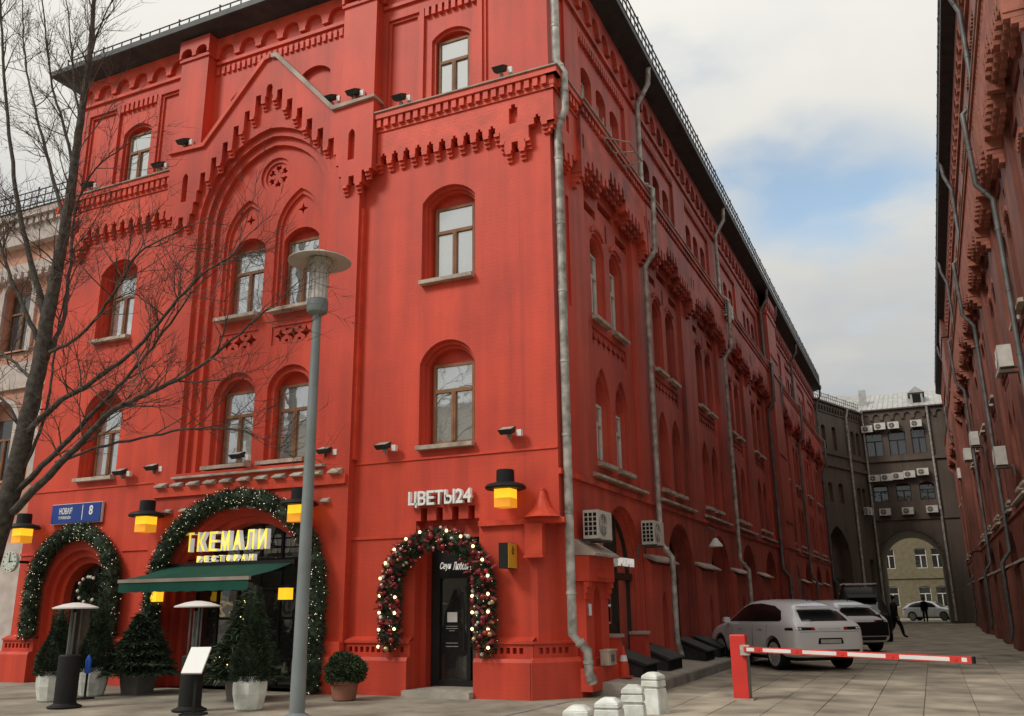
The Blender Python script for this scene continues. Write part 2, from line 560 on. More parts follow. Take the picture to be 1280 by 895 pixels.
    def ball(s, c, r_, k=1):
        if k == 0:
            p = [(1, 0, 0), (-1, 0, 0), (0, 1, 0), (0, -1, 0), (0, 0, 1), (0, 0, -1)]
            return s.add([(c[0] + x * r_, c[1] + y * r_, c[2] + z * r_) for x, y, z in p],
                         [(0, 2, 4), (2, 1, 4), (1, 3, 4), (3, 0, 4), (2, 0, 5), (1, 2, 5), (3, 1, 5), (0, 3, 5)])
        pr = [(r_ * math.sin(PI * i / 6), c[2] - r_ * math.cos(PI * i / 6)) for i in range(7)]
        pr[0] = (r_ * 0.05, pr[0][1]); pr[-1] = (r_ * 0.05, pr[-1][1])
        return s.lathe(pr, 10, c[0], c[1])

    def mesh(s, name, mats, smooth=False, weld=False):
        me = bpy.data.meshes.new(name)
        me.from_pydata(s.v, [], s.f)
        mats = mats if isinstance(mats, (list, tuple)) else [mats]
        for q in mats:
            me.materials.append(MATS[q])
        if len(mats) > 1:
            me.polygons.foreach_set('material_index', s.mi)
        bm = bmesh.new(); bm.from_mesh(me)
        if weld:
            bmesh.ops.remove_doubles(bm, verts=bm.verts, dist=1e-4)
        bmesh.ops.recalc_face_normals(bm, faces=bm.faces)
        bm.to_mesh(me); bm.free()
        if smooth:
            me.polygons.foreach_set('use_smooth', [True] * len(me.polygons))
            me.set_sharp_from_angle(angle=math.radians(38))
        me.update()
        return me


def inside(p, poly):
    x, y = p[0], p[1]; c = False; n = len(poly); j = n - 1
    for i in range(n):
        xi, yi = poly[i]; xj, yj = poly[j]
        if (yi > y) != (yj > y) and x < (xj - xi) * (y - yi) / (yj - yi) + xi:
            c = not c
        j = i
    return c


def rect(x0, x1, z0, z1):
    return [(x0, z0), (x1, z0), (x1, z1), (x0, z1)]


def arch(c, w, z0, zs, rise, kind='seg', n=12):
    """outline of an arched opening: centre, width, bottom, springing, rise; same point count for each n"""
    a = w / 2
    pts = [(c - a, z0), (c + a, z0)]
    if kind == 'seg':
        R_ = (a * a + rise * rise) / (2 * rise)
        zc_ = zs + rise - R_
        t0 = math.asin(min(1, a / R_))
        if rise > a:
            t0 = PI - t0
        for i in range(n + 1):
            t = t0 - 2 * t0 * i / n
            pts.append((c + R_ * math.sin(t), zc_ + R_ * math.cos(t)))
    else:
        cc = (rise * rise - a * a) / (2 * a)
        R_ = a + cc
        h = n // 2
        te = math.atan2(rise, cc)
        for i in range(h + 1):
            t = te * i / h
            pts.append((c - cc + R_ * math.cos(t), zs + R_ * math.sin(t)))
        for i in range(h - 1, -1, -1):
            t = te * i / h
            pts.append((c + cc - R_ * math.cos(t), zs + R_ * math.sin(t)))
    return pts


def link(name, me, parent=None, loc=(0, 0, 0), rz=0.0, world_loc=True):
    o = bpy.data.objects.new(name, me)
    C.objects.link(o)
    if parent is not None:
        o.parent = parent
        if world_loc:
            loc = Vector(loc) - parent.location
    o.location = loc
    o.rotation_euler = (0, 0, rz)
    return o


def tag(o, label=None, cat=None, group=None, kind=None):
    if label: o['label'] = label
    if cat: o['category'] = cat
    if group: o['group'] = group
    if kind: o['kind'] = kind
    return o


def thing(name, label, cat, loc=(0, 0, 0), rz=0.0, group=None):
    o = bpy.data.objects.new(name, None)
    C.objects.link(o)
    o.location = loc
    o.rotation_euler = (0, 0, rz)
    o.empty_display_size = 0.2
    return tag(o, label, cat, group)


def copy_tree(o, parent=None):
    c = o.copy(); C.objects.link(c); c.parent = parent
    for ch in list(o.children):
        copy_tree(ch, c)
    return c


def place(root, loc, rz=0.0, label=None):
    root.location = loc; root.rotation_euler = (0, 0, rz)
    if label: root['label'] = label
    return root


class Fac:
    """a facade: local x runs along the wall, local -y points out of it"""
    def __init__(s, root, O, rz):
        s.root, s.O, s.rz = root, Vector(O), rz
        s.R = Matrix.Rotation(rz, 3, 'Z')

    def put(s, name, me, u=0.0, z=0.0, d=0.0, parent=None):
        if parent is not None:
            o = bpy.data.objects.new(name, me); C.objects.link(o); o.parent = parent
            return o
        return link(name, me, s.root, s.O + s.R @ Vector((u, -d, z)), s.rz)

    def pt(s, u, d, z):
        return s.O + s.R @ Vector((u, -d, z))


def text_mesh(name, body, size, m, extrude=0.02, shear=0.0, sx=1.0, bold=0.0, align='CENTER'):
    cu = bpy.data.curves.new(name, 'FONT')
    cu.body = body; cu.size = size; cu.extrude = extrude; cu.shear = shear
    cu.offset = bold; cu.align_x = align; cu.resolution_u = 3
    o = bpy.data.objects.new(name, cu); C.objects.link(o)
    dg = bpy.context.evaluated_depsgraph_get()
    me = bpy.data.meshes.new_from_object(o.evaluated_get(dg))
    bpy.data.objects.remove(o)
    for v in me.vertices:                    # stand the letters up: they face local -y
        x, y, z = v.co
        v.co = (x * sx, -z, y)
    me.materials.clear(); me.materials.append(MATS[m])
    me.name = name
    return me
# ------------------------------------------------------------------ ground
g = MB().add([(-300, -300, 0), (300, -300, 0), (300, 400, 0), (-300, 400, 0)], [(0, 1, 2, 3)]).mesh('ground', 'paving')
ground = tag(link('ground', g), kind='structure')
# alley paving: a dark joint bed with single slabs on it
bed = MB().add([(1.3, -5.2, 0.004), (8.38, -5.2, 0.004), (8.38, 16.0, 0.004), (1.3, 16.0, 0.004)], [(0, 1, 2, 3)]).mesh('paving_bed', 'joint_dark')
alley = tag(link('alley_paving', bed), kind='structure')
SW, SH = 0.70, 1.05
sl = MB().hprism([(0.004, 0.004), (SW - 0.004, 0.004), (SW - 0.004, SH - 0.004), (0.004, SH - 0.004)], 0.0, 0.012,
                 [(0.007, 0.007), (SW - 0.007, 0.007), (SW - 0.007, SH - 0.007), (0.007, SH - 0.007)]).mesh('paving_slab', 'paver_stone')
for j in range(20):
    for i in range(10):
        o = bpy.data.objects.new('paving_slab', sl); C.objects.link(o); o.parent = alley
        o.location = (1.34 + i * SW, -5.15 + j * SH, 0.0045 + rnd.uniform(0, 0.005))
        o.rotation_euler = (rnd.uniform(-0.002, 0.002), rnd.uniform(-0.003, 0.003), 0)
# far alley ground
fa = MB().add([(-2, 16.0, 0.004), (8.38, 16.0, 0.004), (8.38, 90.0, 0.004), (-2, 90.0, 0.004)], [(0, 1, 2, 3)]).mesh('alley_road', 'paver_stone')
tag(link('alley_road', fa), kind='structure')
# dark drain seam running out from the corner
sm = MB()
sm.add([(-0.35, -4.6, 0.006), (-0.22, -4.6, 0.006), (0.22, -0.05, 0.006), (0.09, -0.05, 0.006)], [(0, 1, 2, 3)])
sm.add([(1.15, 1.85, 0.0195), (2.75, 1.62, 0.0195), (2.75, 1.69, 0.0195), (1.15, 1.92, 0.0195)], [(0, 1, 2, 3)])
tag(link('drain_seam', sm.mesh('drain_seam', 'kerb_stone')), kind='structure')
# raised pavement along the side of the building, with kerb
pv = MB()
pv.add([(x, y, z) for y in (0.95, 26.0) for x, z in ((0.0, -0.05), (1.0, -0.05), (1.0, 0.165), (0.0, 0.25))],
       [(0, 1, 2, 3), (4, 7, 6, 5), (3, 2, 6, 7), (1, 5, 6, 2)])
pave = tag(link('raised_pavement', pv.mesh('raised_pavement', 'concrete')), kind='structure')
kb = MB().hprism([(0.006, 0.0), (0.154, 0.0), (0.154, 1.0), (0.006, 1.0)], -0.05, 0.175, [(0.02, 0.01), (0.14, 0.01), (0.14, 0.99), (0.02, 0.99)]).mesh('kerb_block', 'kerb_stone')
for i in range(25):
    o = bpy.data.objects.new('kerb_block', kb); C.objects.link(o); o.parent = pave
    o.location = (1.0, 0.96 + i * 1.002, rnd.uniform(-0.006, 0.0))

# ------------------------------------------------------------------ shared building parts
_win = {}


def window_meshes(w, h, transom=0.66, frame='timber_frame', pane='sky_glass', plain=False):
    key = (round(w, 3), round(h, 3), transom, frame, pane, plain)
    if key in _win:
        return _win[key]
    f = MB(); t = 0.055
    f.box(-w / 2, -w / 2 + t, 0, 0.08, 0, h); f.box(w / 2 - t, w / 2, 0, 0.08, 0, h)
    f.box(-w / 2 + t, w / 2 - t, 0.002, 0.08, 0, t); f.box(-w / 2 + t, w / 2 - t, 0.002, 0.08, h - t, h)
    zt = h * transom
    f.box(-w / 2 + t, w / 2 - t, -0.012, 0.08, zt - 0.035, zt + 0.035)
    f.box(-0.045, 0.045, -0.02, 0.08, t, zt - 0.035)
    f.box(-0.012, 0.012, -0.03, -0.02, t, zt - 0.035)
    ps = []
    for (a, b_, c_, d_) in ((-w / 2 + t, -0.045, t, zt - 0.035), (0.045, w / 2 - t, t, zt - 0.035), (-w / 2 + t, w / 2 - t, zt + 0.035, h - t)):
        p = MB().box(a - 0.003, b_ + 0.003, 0.03, 0.045, c_ - 0.003, d_ + 0.003)
        ps.append(p.mesh('pane', pane))
    _win[key] = (f.mesh('window', frame), ps)
    return _win[key]


_sill = {}


def sill_mesh(w, d=0.14, m='stone_sill', deep=0.3):
    key = (round(w, 3), d, m, deep)
    if key not in _sill:
        s = MB()
        pr = [(-d, -0.03), (-d, 0.05), (deep, 0.11), (deep, -0.03)]      # (y, z) sloped slab
        vs_ = [(-w / 2, y, z) for y, z in pr] + [(w / 2, y, z) for y, z in pr]
        s.add(vs_, [(0, 1, 2, 3), (4, 7, 6, 5), (0, 4, 5, 1), (1, 5, 6, 2), (2, 6, 7, 3), (3, 7, 4, 0)])
        _sill[key] = s.mesh('sill', m)
    return _sill[key]


def put_window(F, u, z, d, w, h, sill=None, sin=0.0, **kw):
    fm, ps = window_meshes(w, h, **kw)
    o = F.put('window', fm, u, z, d)
    for p in ps:
        F.put('pane', p, parent=o)
    if sill:
        so = F.put('sill', sill_mesh(sill), parent=o)
        so.location = (0, d + sin, -0.115)       # d is negative: bring the sill out to the wall face
    return o


def band(poly, d, holes=(), hd=None, y_back=0.0):
    """a raised layer on a wall: front sheet with recessed holes, edges returned to the wall"""
    b_ = MB()
    b_.sheet(poly, holes, -d)
    b_.reveal(poly, -d, y_back)
    for h_ in holes:
        e = -d + (hd or d * 0.9)
        b_.reveal(h_, -d, e); b_.sheet(h_, [], e)
    return b_


def corbel_mesh(w, h, d, m):
    c = MB()
    for k in range(3):
        dd = d * (1 - k / 3.0)
        inset = 0.0015 * k
        c.box(-w / 2 + inset, w / 2 - inset, -dd, 0.0, -h * (k + 1) / 3 + 0.006, -h * k / 3)
    return c.mesh('corbel', m)


def notched(pts_u, z, w, up):
    """bottom edge points, left to right, with small pointed notches cut up at the given places"""
    r = []
    for u in pts_u:
        r += [(u - w / 2, z), (u - w / 2, z + up * 0.7), (u - w / 5, z + up * 0.7), (u - w / 5, z + up), (u + w / 5, z + up), (u + w / 5, z + up * 0.7), (u + w / 2, z + up * 0.7), (u + w / 2, z)]
    return r


def star(u, z, r, k=0.32, n=4, rot=0.0):
    return [(u + (r if i % 2 == 0 else r * k) * math.sin(PI * i / n + rot), z + (r if i % 2 == 0 else r * k) * math.cos(PI * i / n + rot)) for i in range(2 * n)]


def arcature(u0, u1, zt, zb, za, per, d):
    """row of small blind arches hanging under the eaves; zb pendant foot, za arch crown"""
    n = max(1, round((u1 - u0) / per)); p = (u1 - u0) / n
    pts = []
    for i in range(n):
        a = u0 + i * p
        pts += [(a, zb), (a + p * 0.13, zb), (a + p * 0.13, zb + 0.1)]
        for j in range(7):
            t = PI * (1 - j / 6)
            pts.append((a + p / 2 + p * 0.34 * math.cos(t), zb + 0.1 + (za - zb - 0.1) * (0.15 + 0.85 * math.sin(t))))
        pts += [(a + p * 0.87, zb + 0.1), (a + p * 0.87, zb), ]
    pts += [(u1, zb), (u1, zt), (u0, zt)]
    # drop doubled points
    q = [pts[0]]
    for a in pts[1:]:
        if abs(a[0] - q[-1][0]) > 1e-6 or abs(a[1] - q[-1][1]) > 1e-6:
            q.append(a)
    return band(q, d)


def eave_strip(F, u0, u1, name='eave', m='roof_metal', end0=0.0, end1=0.0, o=0.63):
    pr = [(0.05, 15.56), (-o + 0.03, 15.72), (-o, 15.74), (-o, 15.88), (-o + 0.05, 15.92), (0.6, 16.15)]
    s = MB(); n = len(pr)
    vs_ = [(u0 + (y * end0), y, z) for y, z in pr] + [(u1 - (y * end1), y, z) for y, z in pr]
    s.add(vs_, [(i, i + 1, n + i + 1, n + i) for i in range(n - 1)])
    return F.put(name, s.mesh(name, m))


def railing_mesh(L_):
    s = MB()
    for z in (0.06, 0.34, 0.58):
        s.box(0, L_, -0.016, 0.016, z - 0.014, z + 0.014)
    k = int(L_ / 0.34)
    for i in range(k + 1):
        x = L_ * i / k
        s.box(x - 0.011, x + 0.011, -0.013, 0.013, -0.12, 0.60)
        if i % 4 == 0 and i < k:
            s.tube([(x, 0, 0.5), (x, 0.42, 0.0)], 0.012, 4)
            s.box(x - 0.02, x + 0.02, -0.02, 0.02, 0.58, 0.68)
    return s.mesh('roof_railing', 'rail_metal')


def pipe_mesh(pts, r, m='zinc', joints=True, funnel=False):
    s = MB()
    s.tube(pts, r, 10)
    if joints:
        for a, b_ in zip(pts[:-1], pts[1:]):
            a, b_ = Vector(a), Vector(b_)
            k = max(1, int((b_ - a).length / 1.25))
            for i in range(k):
                q = a.lerp(b_, (i + 0.5) / k); dn = (b_ - a).normalized() * 0.025
                s.tube([q - dn, q + dn], r * 1.13, 10)
    if funnel:
        p = Vector(pts[0])
        s.lathe([(r * 1.0, p.z - 0.05), (r * 2.0, p.z + 0.2), (r * 2.1, p.z + 0.26), (r * 1.8, p.z + 0.26)], 10, p.x, p.y)
    return s.mesh('drainpipe', m, smooth=True)


# ------------------------------------------------------------------ one bay of the long side facades
P = 4.95


class Bay:
    def __init__(s, m, trim, cd=0.20, nd=0.35, wd=0.34, gd=0.34):
        s.wd = wd
        H = P / 2
        w = MB()
        ga = arch(0, 2.82, 0.0, 2.17, 1.41, 'seg', 16)
        ga2 = arch(0, 2.70, 0.0, 2.17, 1.35, 'seg', 16)
        ga3 = arch(0, 2.58, 0.0, 2.17, 1.29, 'seg', 16)
        rc = [(-1.75, 4.12), (1.75, 4.12), (1.75, 10.55), (0.65, 10.55), (0.65, 10.95), (-0.65, 10.95), (-0.65, 10.55), (-1.75, 10.55)]
        r4 = rect(-1.75, 1.75, 12.22, 14.40)
        ndh = [rect(x - 0.065, x + 0.065, 10.76, 10.90) for x in [-0.88 - 0.29 * k for k in range(4)] + [0.88 + 0.29 * k for k in range(4)]] + [rect(-0.45 + 0.3 * k - 0.065, -0.45 + 0.3 * k + 0.065, 11.13, 11.27) for k in range(4)]
        for h_ in ndh:
            w.opening([(h_, 0, nd)], back=True)
        w.sheet(rect(-H, H, 0, 15.6), [ga, rc, r4] + ndh, 0)
        w.opening([(ga, 0, 0.10), (ga2, 0.10, 0.20), (ga3, 0.20, gd)])
        w.reveal(rc, 0, 0.10)
        w.reveal(r4, 0, 0.08)
        holes = []
        for c in (-0.68, 0.66):
            o3 = arch(c, 0.98, 7.66, 9.30, 0.36, 'seg')
            i3 = arch(c, 0.80, 7.66, 9.28, 0.28, 'seg')
            w.opening([(o3, 0.10, 0.17), (i3, 0.17, wd)], back=[rect(c - 0.4 + 0.004, c + 0.4 - 0.004, 7.668, 9.25)])
            o2 = arch(c, 0.98, 4.46, 5.72, 0.80, 'pt')
            i2 = arch(c, 0.80, 4.46, 5.72, 0.62, 'pt')
            w.opening([(o2, 0.10, 0.17), (i2, 0.17, wd)], back=[rect(c - 0.4 + 0.004, c + 0.4 - 0.004, 4.468, 5.74)])
            holes += [o3, o2]
        sl_ = [rect(-1.62, -0.72, 9.98, 10.20), rect(-0.52, 0.52, 10.36, 10.58), rect(0.72, 1.62, 9.98, 10.20), arch(0.0, 0.14, 9.70, 10.05, 0.12, 'pt')]
        la = rect(-1.22, 1.20, 6.92, 7.34)
        for h_ in sl_:
            w.opening([(h_, 0.10, 0.40)], back=True)
        lat = []
        for k in range(7):
            lat.append(star(-1.03 + k * 0.34, 7.13, 0.168, 0.45))
        w.opening([(la, 0.10, 0.14)], back=lat)
        for q in lat:
            w.opening([(q, 0.14, 0.36)], back=True)
        w.sheet(rc, holes + sl_ + [la], 0.10)
        h4 = []
        for c in (-1.05, 0.0, 1.05):
            o4 = arch(c, 0.72, 12.24, 13.55, 0.16, 'seg')
            w.opening([(o4, 0.08, 0.30)], back=[rect(c - 0.352, c + 0.352, 12.25, 13.54)])
            h4.append(o4)
        w.sheet(r4, h4, 0.08)
        s.wall = w.mesh('bay_wall', m)
        # corbel table under the fourth-floor cornice
        mid = [-0.45 + 0.3 * k for k in range(4)]
        sid = [0.88 + 0.29 * k for k in range(4)]
        bot = [(-H, 10.35), (-2.30, 10.35)]
        bot += [(-2.30, 10.55), (-2.12, 10.55), (-2.12, 10.75), (-1.9, 10.75)]
        bot += notched([-x for x in reversed(sid)], 10.75, 0.13, 0.16)
        bot += [(-0.65, 10.75), (-0.65, 11.12)] + notched(mid, 11.12, 0.13, 0.16) + [(0.65, 11.12), (0.65, 10.75)]
        bot += notched(sid, 10.75, 0.13, 0.16)
        bot += [(1.9, 10.75), (2.12, 10.75), (2.12, 10.55), (2.30, 10.55), (2.30, 10.35), (H, 10.35)]
        tb = band(bot + [(H, 11.70), (-H, 11.70)], cd, [rect(-2.37, -2.27, 10.95, 11.3), rect(2.27, 2.37, 10.95, 11.3)])
        s.table = tb.mesh('corbel_table', trim)
        s.cd = cd
        s.corbel = corbel_mesh(0.13, 0.33, cd, trim)
        s.cpos = [(x + 0.145 * (1 if x > 0 else -1), 10.752) for x in [-q for q in sid] + sid] + [(x + 0.15, 11.122) for x in mid[:-1]] + [(-0.6, 11.122), (0.6, 11.122)] + [(-2.39, 10.352), (2.39, 10.352)]
        # cornice
        c = MB()
        c.box(-H, H, -0.225, 0, 11.70, 11.78)
        for k in range(24):
            x = -H + (k + 0.5) * P / 24
            c.box(x - 0.06, x + 0.06, -0.29, 0, 11.785, 11.93)
        c.box(-H, H, -0.23, 0, 11.78, 11.934)
        c.box(-H, H, -0.33, 0, 11.934, 12.05)
        s.cornice = c.mesh('cornice', trim)
        cp = MB().box(-H, H, -0.36, 0, 12.053, 12.08)
        s.cap = cp.mesh('cornice_flashing', 'coping')
        # upper frieze: dentils, band, little arches
        f = MB()
        for k in range(22):
            x = -1.68 + k * 0.16
            f.box(x - 0.045, x + 0.045, -0.005, 0.08, 14.20, 14.395)
        f.box(-H, H, -0.07, 0, 14.60, 14.70)
        f.box(-H, H, -0.04, 0, 14.705, 14.76)
        a_ = arcature(-H, H, 15.58, 14.92, 15.28, 0.71, 0.10)
        f.add(a_.v, a_.f)
        s.frieze = f.mesh('frieze', trim)
        # sills and bands above the ground floor
        b_ = MB()
        b_.box(-H, H, -0.05, 0, 3.83, 3.93)
        s.string = b_.mesh('string_course', trim)
        sb = MB()
        sb.add([(-1.78, -0.13, 4.02), (1.78, -0.13, 4.02), (1.78, -0.13, 4.07), (-1.78, -0.13, 4.07), (-1.78, 0.10, 4.16), (1.78, 0.10, 4.16), (-1.78, 0.1, 4.02), (1.78, 0.1, 4.02)],
               [(0, 1, 2, 3), (3, 2, 5, 4), (0, 6, 7, 1), (0, 3, 4, 6), (1, 7, 5, 2)])
        s.sband = sb.mesh('sill_band', 'stone_sill')
        # arch hood with teeth over the third-floor windows
        hd = MB()
        for k in range(9):
            t = (k / 8 - 0.5) * 1.35
            x, z = 0.60 * math.sin(t), 9.18 + 0.60 * math.cos(t)
            hd.box(x - 0.03, x + 0.03, 0.06, 0.10, z - 0.05, z + 0.05)
        s.hood = hd.mesh('arch_teeth', trim)
        # pier thickening at street level with a sloped stone ledge and a blind niche
        pr = MB()
        nic = arch(0, 0.42, 0.55, 1.45, 0.38, 'pt')
        pr.sheet(rect(-0.98, 0.98, 0, 2.42), [nic], -0.16)
        pr.opening([(nic, -0.16, 0.05)], back=True)
        pr.add([(-0.98, -0.16, 0), (-0.98, 0, 0), (-0.98, 0, 2.6), (-0.98, -0.16, 2.42), (0.98, -0.16, 0), (0.98, 0, 0), (0.98, 0, 2.6), (0.98, -0.16, 2.42)], [(0, 1, 2, 3), (4, 7, 6, 5), (3, 2, 6, 7)])
        s.pier = pr.mesh('pier', m)
        lg = MB()
        lg.add([(-1.02, -0.30, 2.46), (1.02, -0.30, 2.46), (1.02, -0.30, 2.50), (-1.02, -0.30, 2.50), (-1.02, 0, 2.66), (1.02, 0, 2.66), (-1.02, 0, 2.58), (1.02, 0, 2.58)],
               [(0, 1, 2, 3), (3, 2, 5, 4), (0, 6, 7, 1), (0, 3, 4, 6), (1, 7, 5, 2)])
        s.ledge = lg.mesh('pier_ledge', 'coping')
        # glazed infill of the street-level arch
        gf = MB()
        lp = ga3
        for a0, b0 in zip(lp, lp[1:] + lp[:1]):
            gf.tube([(a0[0], gd, a0[1]), (b0[0], gd, b0[1])], 0.05, 4)
        gf.box(-1.29, 1.29, gd - 0.05, gd + 0.05, 2.08, 2.22)
        for x in (-0.42, 0.42):
            gf.box(x - 0.04, x + 0.04, gd - 0.04, gd + 0.04, 0.05, 3.2)
        s.gframe = gf.mesh('arch_window', 'dark_frame')
        s.gpane = MB().sheet(ga3, [], gd + 0.005).mesh('pane', 'dark_glass')

    def build(s, F, u, near=True, pier_left=True, pier_right=True, infill=True, wkw=None):
        wkw = wkw or dict(frame='white_frame', pane='sky_glass')
        F.put('bay_wall', s.wall, u)
        F.put('corbel_table', s.table, u)
        F.put('cornice', s.cornice, u)
        F.put('cornice_flashing', s.cap, u)
        F.put('frieze', s.frieze, u)
        F.put('string_course', s.string, u)
        F.put('sill_band', s.sband, u)
        if near:
            for x, z in s.cpos:
                F.put('corbel', s.corbel, u + x, z)
        else:
            k = MB()
            for x, z in s.cpos:
                for j in range(3):
                    dd = s.cd * (1 - j / 3)
                    k.box(x - 0.06, x + 0.06, -dd, 0, z - 0.1 * (j + 1), z - 0.1 * j)
            if not hasattr(s, 'cj'):
                s.cj = k.mesh('corbel_row', s.table.materials[0].name)
            tag(F.put('corbel_row', s.cj, u), kind='stuff')
        for c in (-0.68, 0.66):
            F.put('arch_teeth', s.hood, u + c)
            put_window(F, u + c, 7.66, -s.wd + 0.06, 0.80, 1.60, sill=1.0, sin=0.11, **wkw)
            put_window(F, u + c, 4.46, -s.wd + 0.06, 0.80, 1.29, sill=1.0, sin=0.11, **wkw)
        for c in (-1.05, 0, 1.05):
            put_window(F, u + c, 12.24, -0.26, 0.72, 1.31, **wkw)
        if infill:
            o = F.put('arch_window', s.gframe, u)
            F.put('pane', s.gpane, parent=o)
        if pier_right:
            F.put('pier', s.pier, u + P / 2)
            F.put('pier_ledge', s.ledge, u + P / 2)


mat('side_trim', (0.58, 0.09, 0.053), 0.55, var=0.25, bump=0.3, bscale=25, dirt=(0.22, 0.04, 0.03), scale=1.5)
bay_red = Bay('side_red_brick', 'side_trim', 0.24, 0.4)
mat('shaded_trim', (0.44, 0.078, 0.05), 0.55, var=0.25, bump=0.3, bscale=25, dirt=(0.18, 0.038, 0.03), scale=1.5)  # trim copy with the alley's dimness mixed into its colour
bay_dim = Bay('shaded_red_brick', 'shaded_trim', 0.26, 0.5, 0.52, 0.50)  # far bays: shade coloured in, openings set deeper to darken them
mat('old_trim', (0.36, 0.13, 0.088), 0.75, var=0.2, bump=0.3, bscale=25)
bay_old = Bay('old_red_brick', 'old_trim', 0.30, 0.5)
# ------------------------------------------------------------------ the red corner building
red = thing('brick_building', 'red painted brick corner building with a gabled front and arched windows', 'building', (0, 0, 0))
FR = Fac(red, (-7, 0, 0), 0.0)
SD = Fac(red, (0, 0, 0), PI / 2)


def side_section(sgn):
    """plain wall left or right of the centre block; sgn mirrors it"""
    w = MB()
    m_ = (lambda p: p) if sgn > 0 else (lambda p: [(-x, z) for x, z in p])
    ue = 7.0 if sgn > 0 else 6.9
    if sgn > 0:
        outer = [(2.6, 0), (6.55, 0), (6.55, 2.95), (7.0, 2.95), (7.0, 15.6), (2.6, 15.6)]
    else:
        outer = rect(2.6, ue, 0, 15.6)
    holes = [m_(rect(x - 0.072, x + 0.072, 10.89, 11.05)) for x in [3.15 + 0.292 * k for k in range(10)]] + [m_(rect(6.23, 6.35, 10.44, 10.58))]
    for h_ in holes:
        w.opening([(h_, 0, 0.3)], back=True)
    c = 4.69
    o2, i2 = arch(c, 1.24, 4.58, 6.22, 0.45), arch(c, 1.04, 4.58, 6.20, 0.34)
    o3, i3 = arch(c, 1.24, 8.0, 9.74, 0.32), arch(c, 1.04, 8.0, 9.70, 0.25)
    o2b, o3b = arch(c, 1.14, 4.58, 6.21, 0.39), arch(c, 1.14, 8.0, 9.72, 0.28)
    for o_, ob, i_, z0, z1 in ((o2, o2b, i2, 4.62, 6.25), (o3, o3b, i3, 8.04, 9.70)):
        w.opening([(m_(o_), 0, 0.10), (m_(ob), 0.10, 0.20), (m_(i_), 0.20, 0.36)], back=[m_(rect(c - 0.46, c + 0.46, z0, z1))])
        holes.append(m_(o_))
    # fourth floor: window bay and two blind panels
    wb = rect(4.02, 5.36, 12.10, 14.60)
    o4 = arch(c, 0.98, 12.12, 13.72, 0.22); i4 = arch(c, 0.84, 12.12, 13.70, 0.17)
    w.reveal(m_(wb), 0, 0.07)
    w.sheet(m_(wb), [m_(o4)], 0.07)
    w.opening([(m_(o4), 0.07, 0.14), (m_(i4), 0.14, 0.27)], back=[m_(rect(c - 0.39, c + 0.39, 12.125, 13.70))])
    holes.append(m_(wb))
    for a, b_ in ((3.08, 3.90), (5.48, 6.50)):
        p0 = rect(a, b_, 12.30, 14.55); p1 = rect(a + 0.07, b_ - 0.07, 12.33, 14.48)
        w.opening([(m_(p0), 0, 0.05), (m_(p1), 0.05, 0.10)], back=True)
        holes.append(m_(p0))
    if sgn > 0:
        # doorway with a notched lintel
        dp = [(4.05, 0.0), (5.40, 0.0), (5.40, 3.12)]
        for x in (5.24, 4.90, 4.56, 4.22):
            dp += [(x + 0.07, 3.12), (x + 0.07, 3.36), (x - 0.07, 3.36), (x - 0.07, 3.12)]
        dp += [(4.05, 3.12)]
        w.reveal(dp, 0, 0.24)
        di = rect(4.16, 5.38, 0.0, 2.80)
        w.sheet(dp, [di], 0.24)
        w.reveal(di, 0.24, 0.50)
        holes.append(dp)
    else:
        c2 = 4.86
        a0 = arch(c2, 2.05, 0, 1.95, 0.95, 'seg'); a1 = arch(c2, 1.80, 0, 1.93, 0.82, 'seg'); a2 = arch(c2, 1.52, 0, 1.92, 0.70, 'seg')
        w.opening([(m_(a0), 0, 0.14), (m_(a1), 0.14, 0.28), (m_(a2), 0.28, 0.60)])
        holes.append(m_(a0))
    w.sheet(m_(outer), holes, 0)
    FR.put('wall', w.mesh('wall', 'red_brick'))
    for (z, d, ww, hh, sill) in ((4.62, -0.30, 0.92, 1.63, 1.24), (8.04, -0.30, 0.92, 1.66, 1.22)):
        put_window(FR, sgn * c, z, d, ww, hh, sill=sill)
    put_window(FR, sgn * c, 12.125, -0.21, 0.78, 1.61)
    # dentils over the fourth-floor window bay
    dm = MB().box(-0.05, 0.05, -0.01, 0.068, 14.38, 14.598).mesh('dentil', 'red_trim')
    for k in range(8):
        FR.put('dentil', dm, sgn * (4.10 + k * 0.167))
    # string courses: thin lines at two levels
    sc_ = MB()
    a, b_ = (2.6, 7.0) if sgn > 0 else (-6.9, -2.6)
    if sgn > 0:
        sc_.box(2.6, 4.0, -0.03, 0, 2.82, 2.88)
        sc_.box(5.42, 7.12, -0.09, 0, 2.955, 3.05)
    else:
        sc_.box(-6.9, -6.2, -0.03, 0, 2.82, 2.88); sc_.box(-3.6, -2.6, -0.03, 0, 2.82, 2.88)
    sc_.box(a, b_, -0.025, 0, 4.30, 4.335)
    FR.put('string_course', sc_.mesh('string_course', 'red_trim'))
    # corbel table with a pendant near the corner
    nt_ = [3.15 + 0.292 * k for k in range(10)]
    bot = [(2.99, 10.88)] + notched(nt_, 10.88, 0.15, 0.20)
    bot += [(5.96, 10.88), (5.96, 10.66), (6.06, 10.66), (6.06, 10.42), (6.22, 10.42), (6.22, 10.60), (6.36, 10.60), (6.36, 10.42), (6.52, 10.42), (6.52, 10.62), (6.60, 10.62), (6.60, 10.90)]
    bot += notched([6.79], 10.90, 0.14, 0.20)
    bot += [(ue + (0.147 if sgn > 0 else 0), 10.90), (ue + (0.147 if sgn > 0 else 0), 11.60), (2.99, 11.60)]
    slot = [(6.17, 11.02), (6.36, 11.02), (6.36, 11.38), (6.31, 11.38), (6.31, 11.46), (6.22, 11.46), (6.22, 11.38), (6.17, 11.38)]
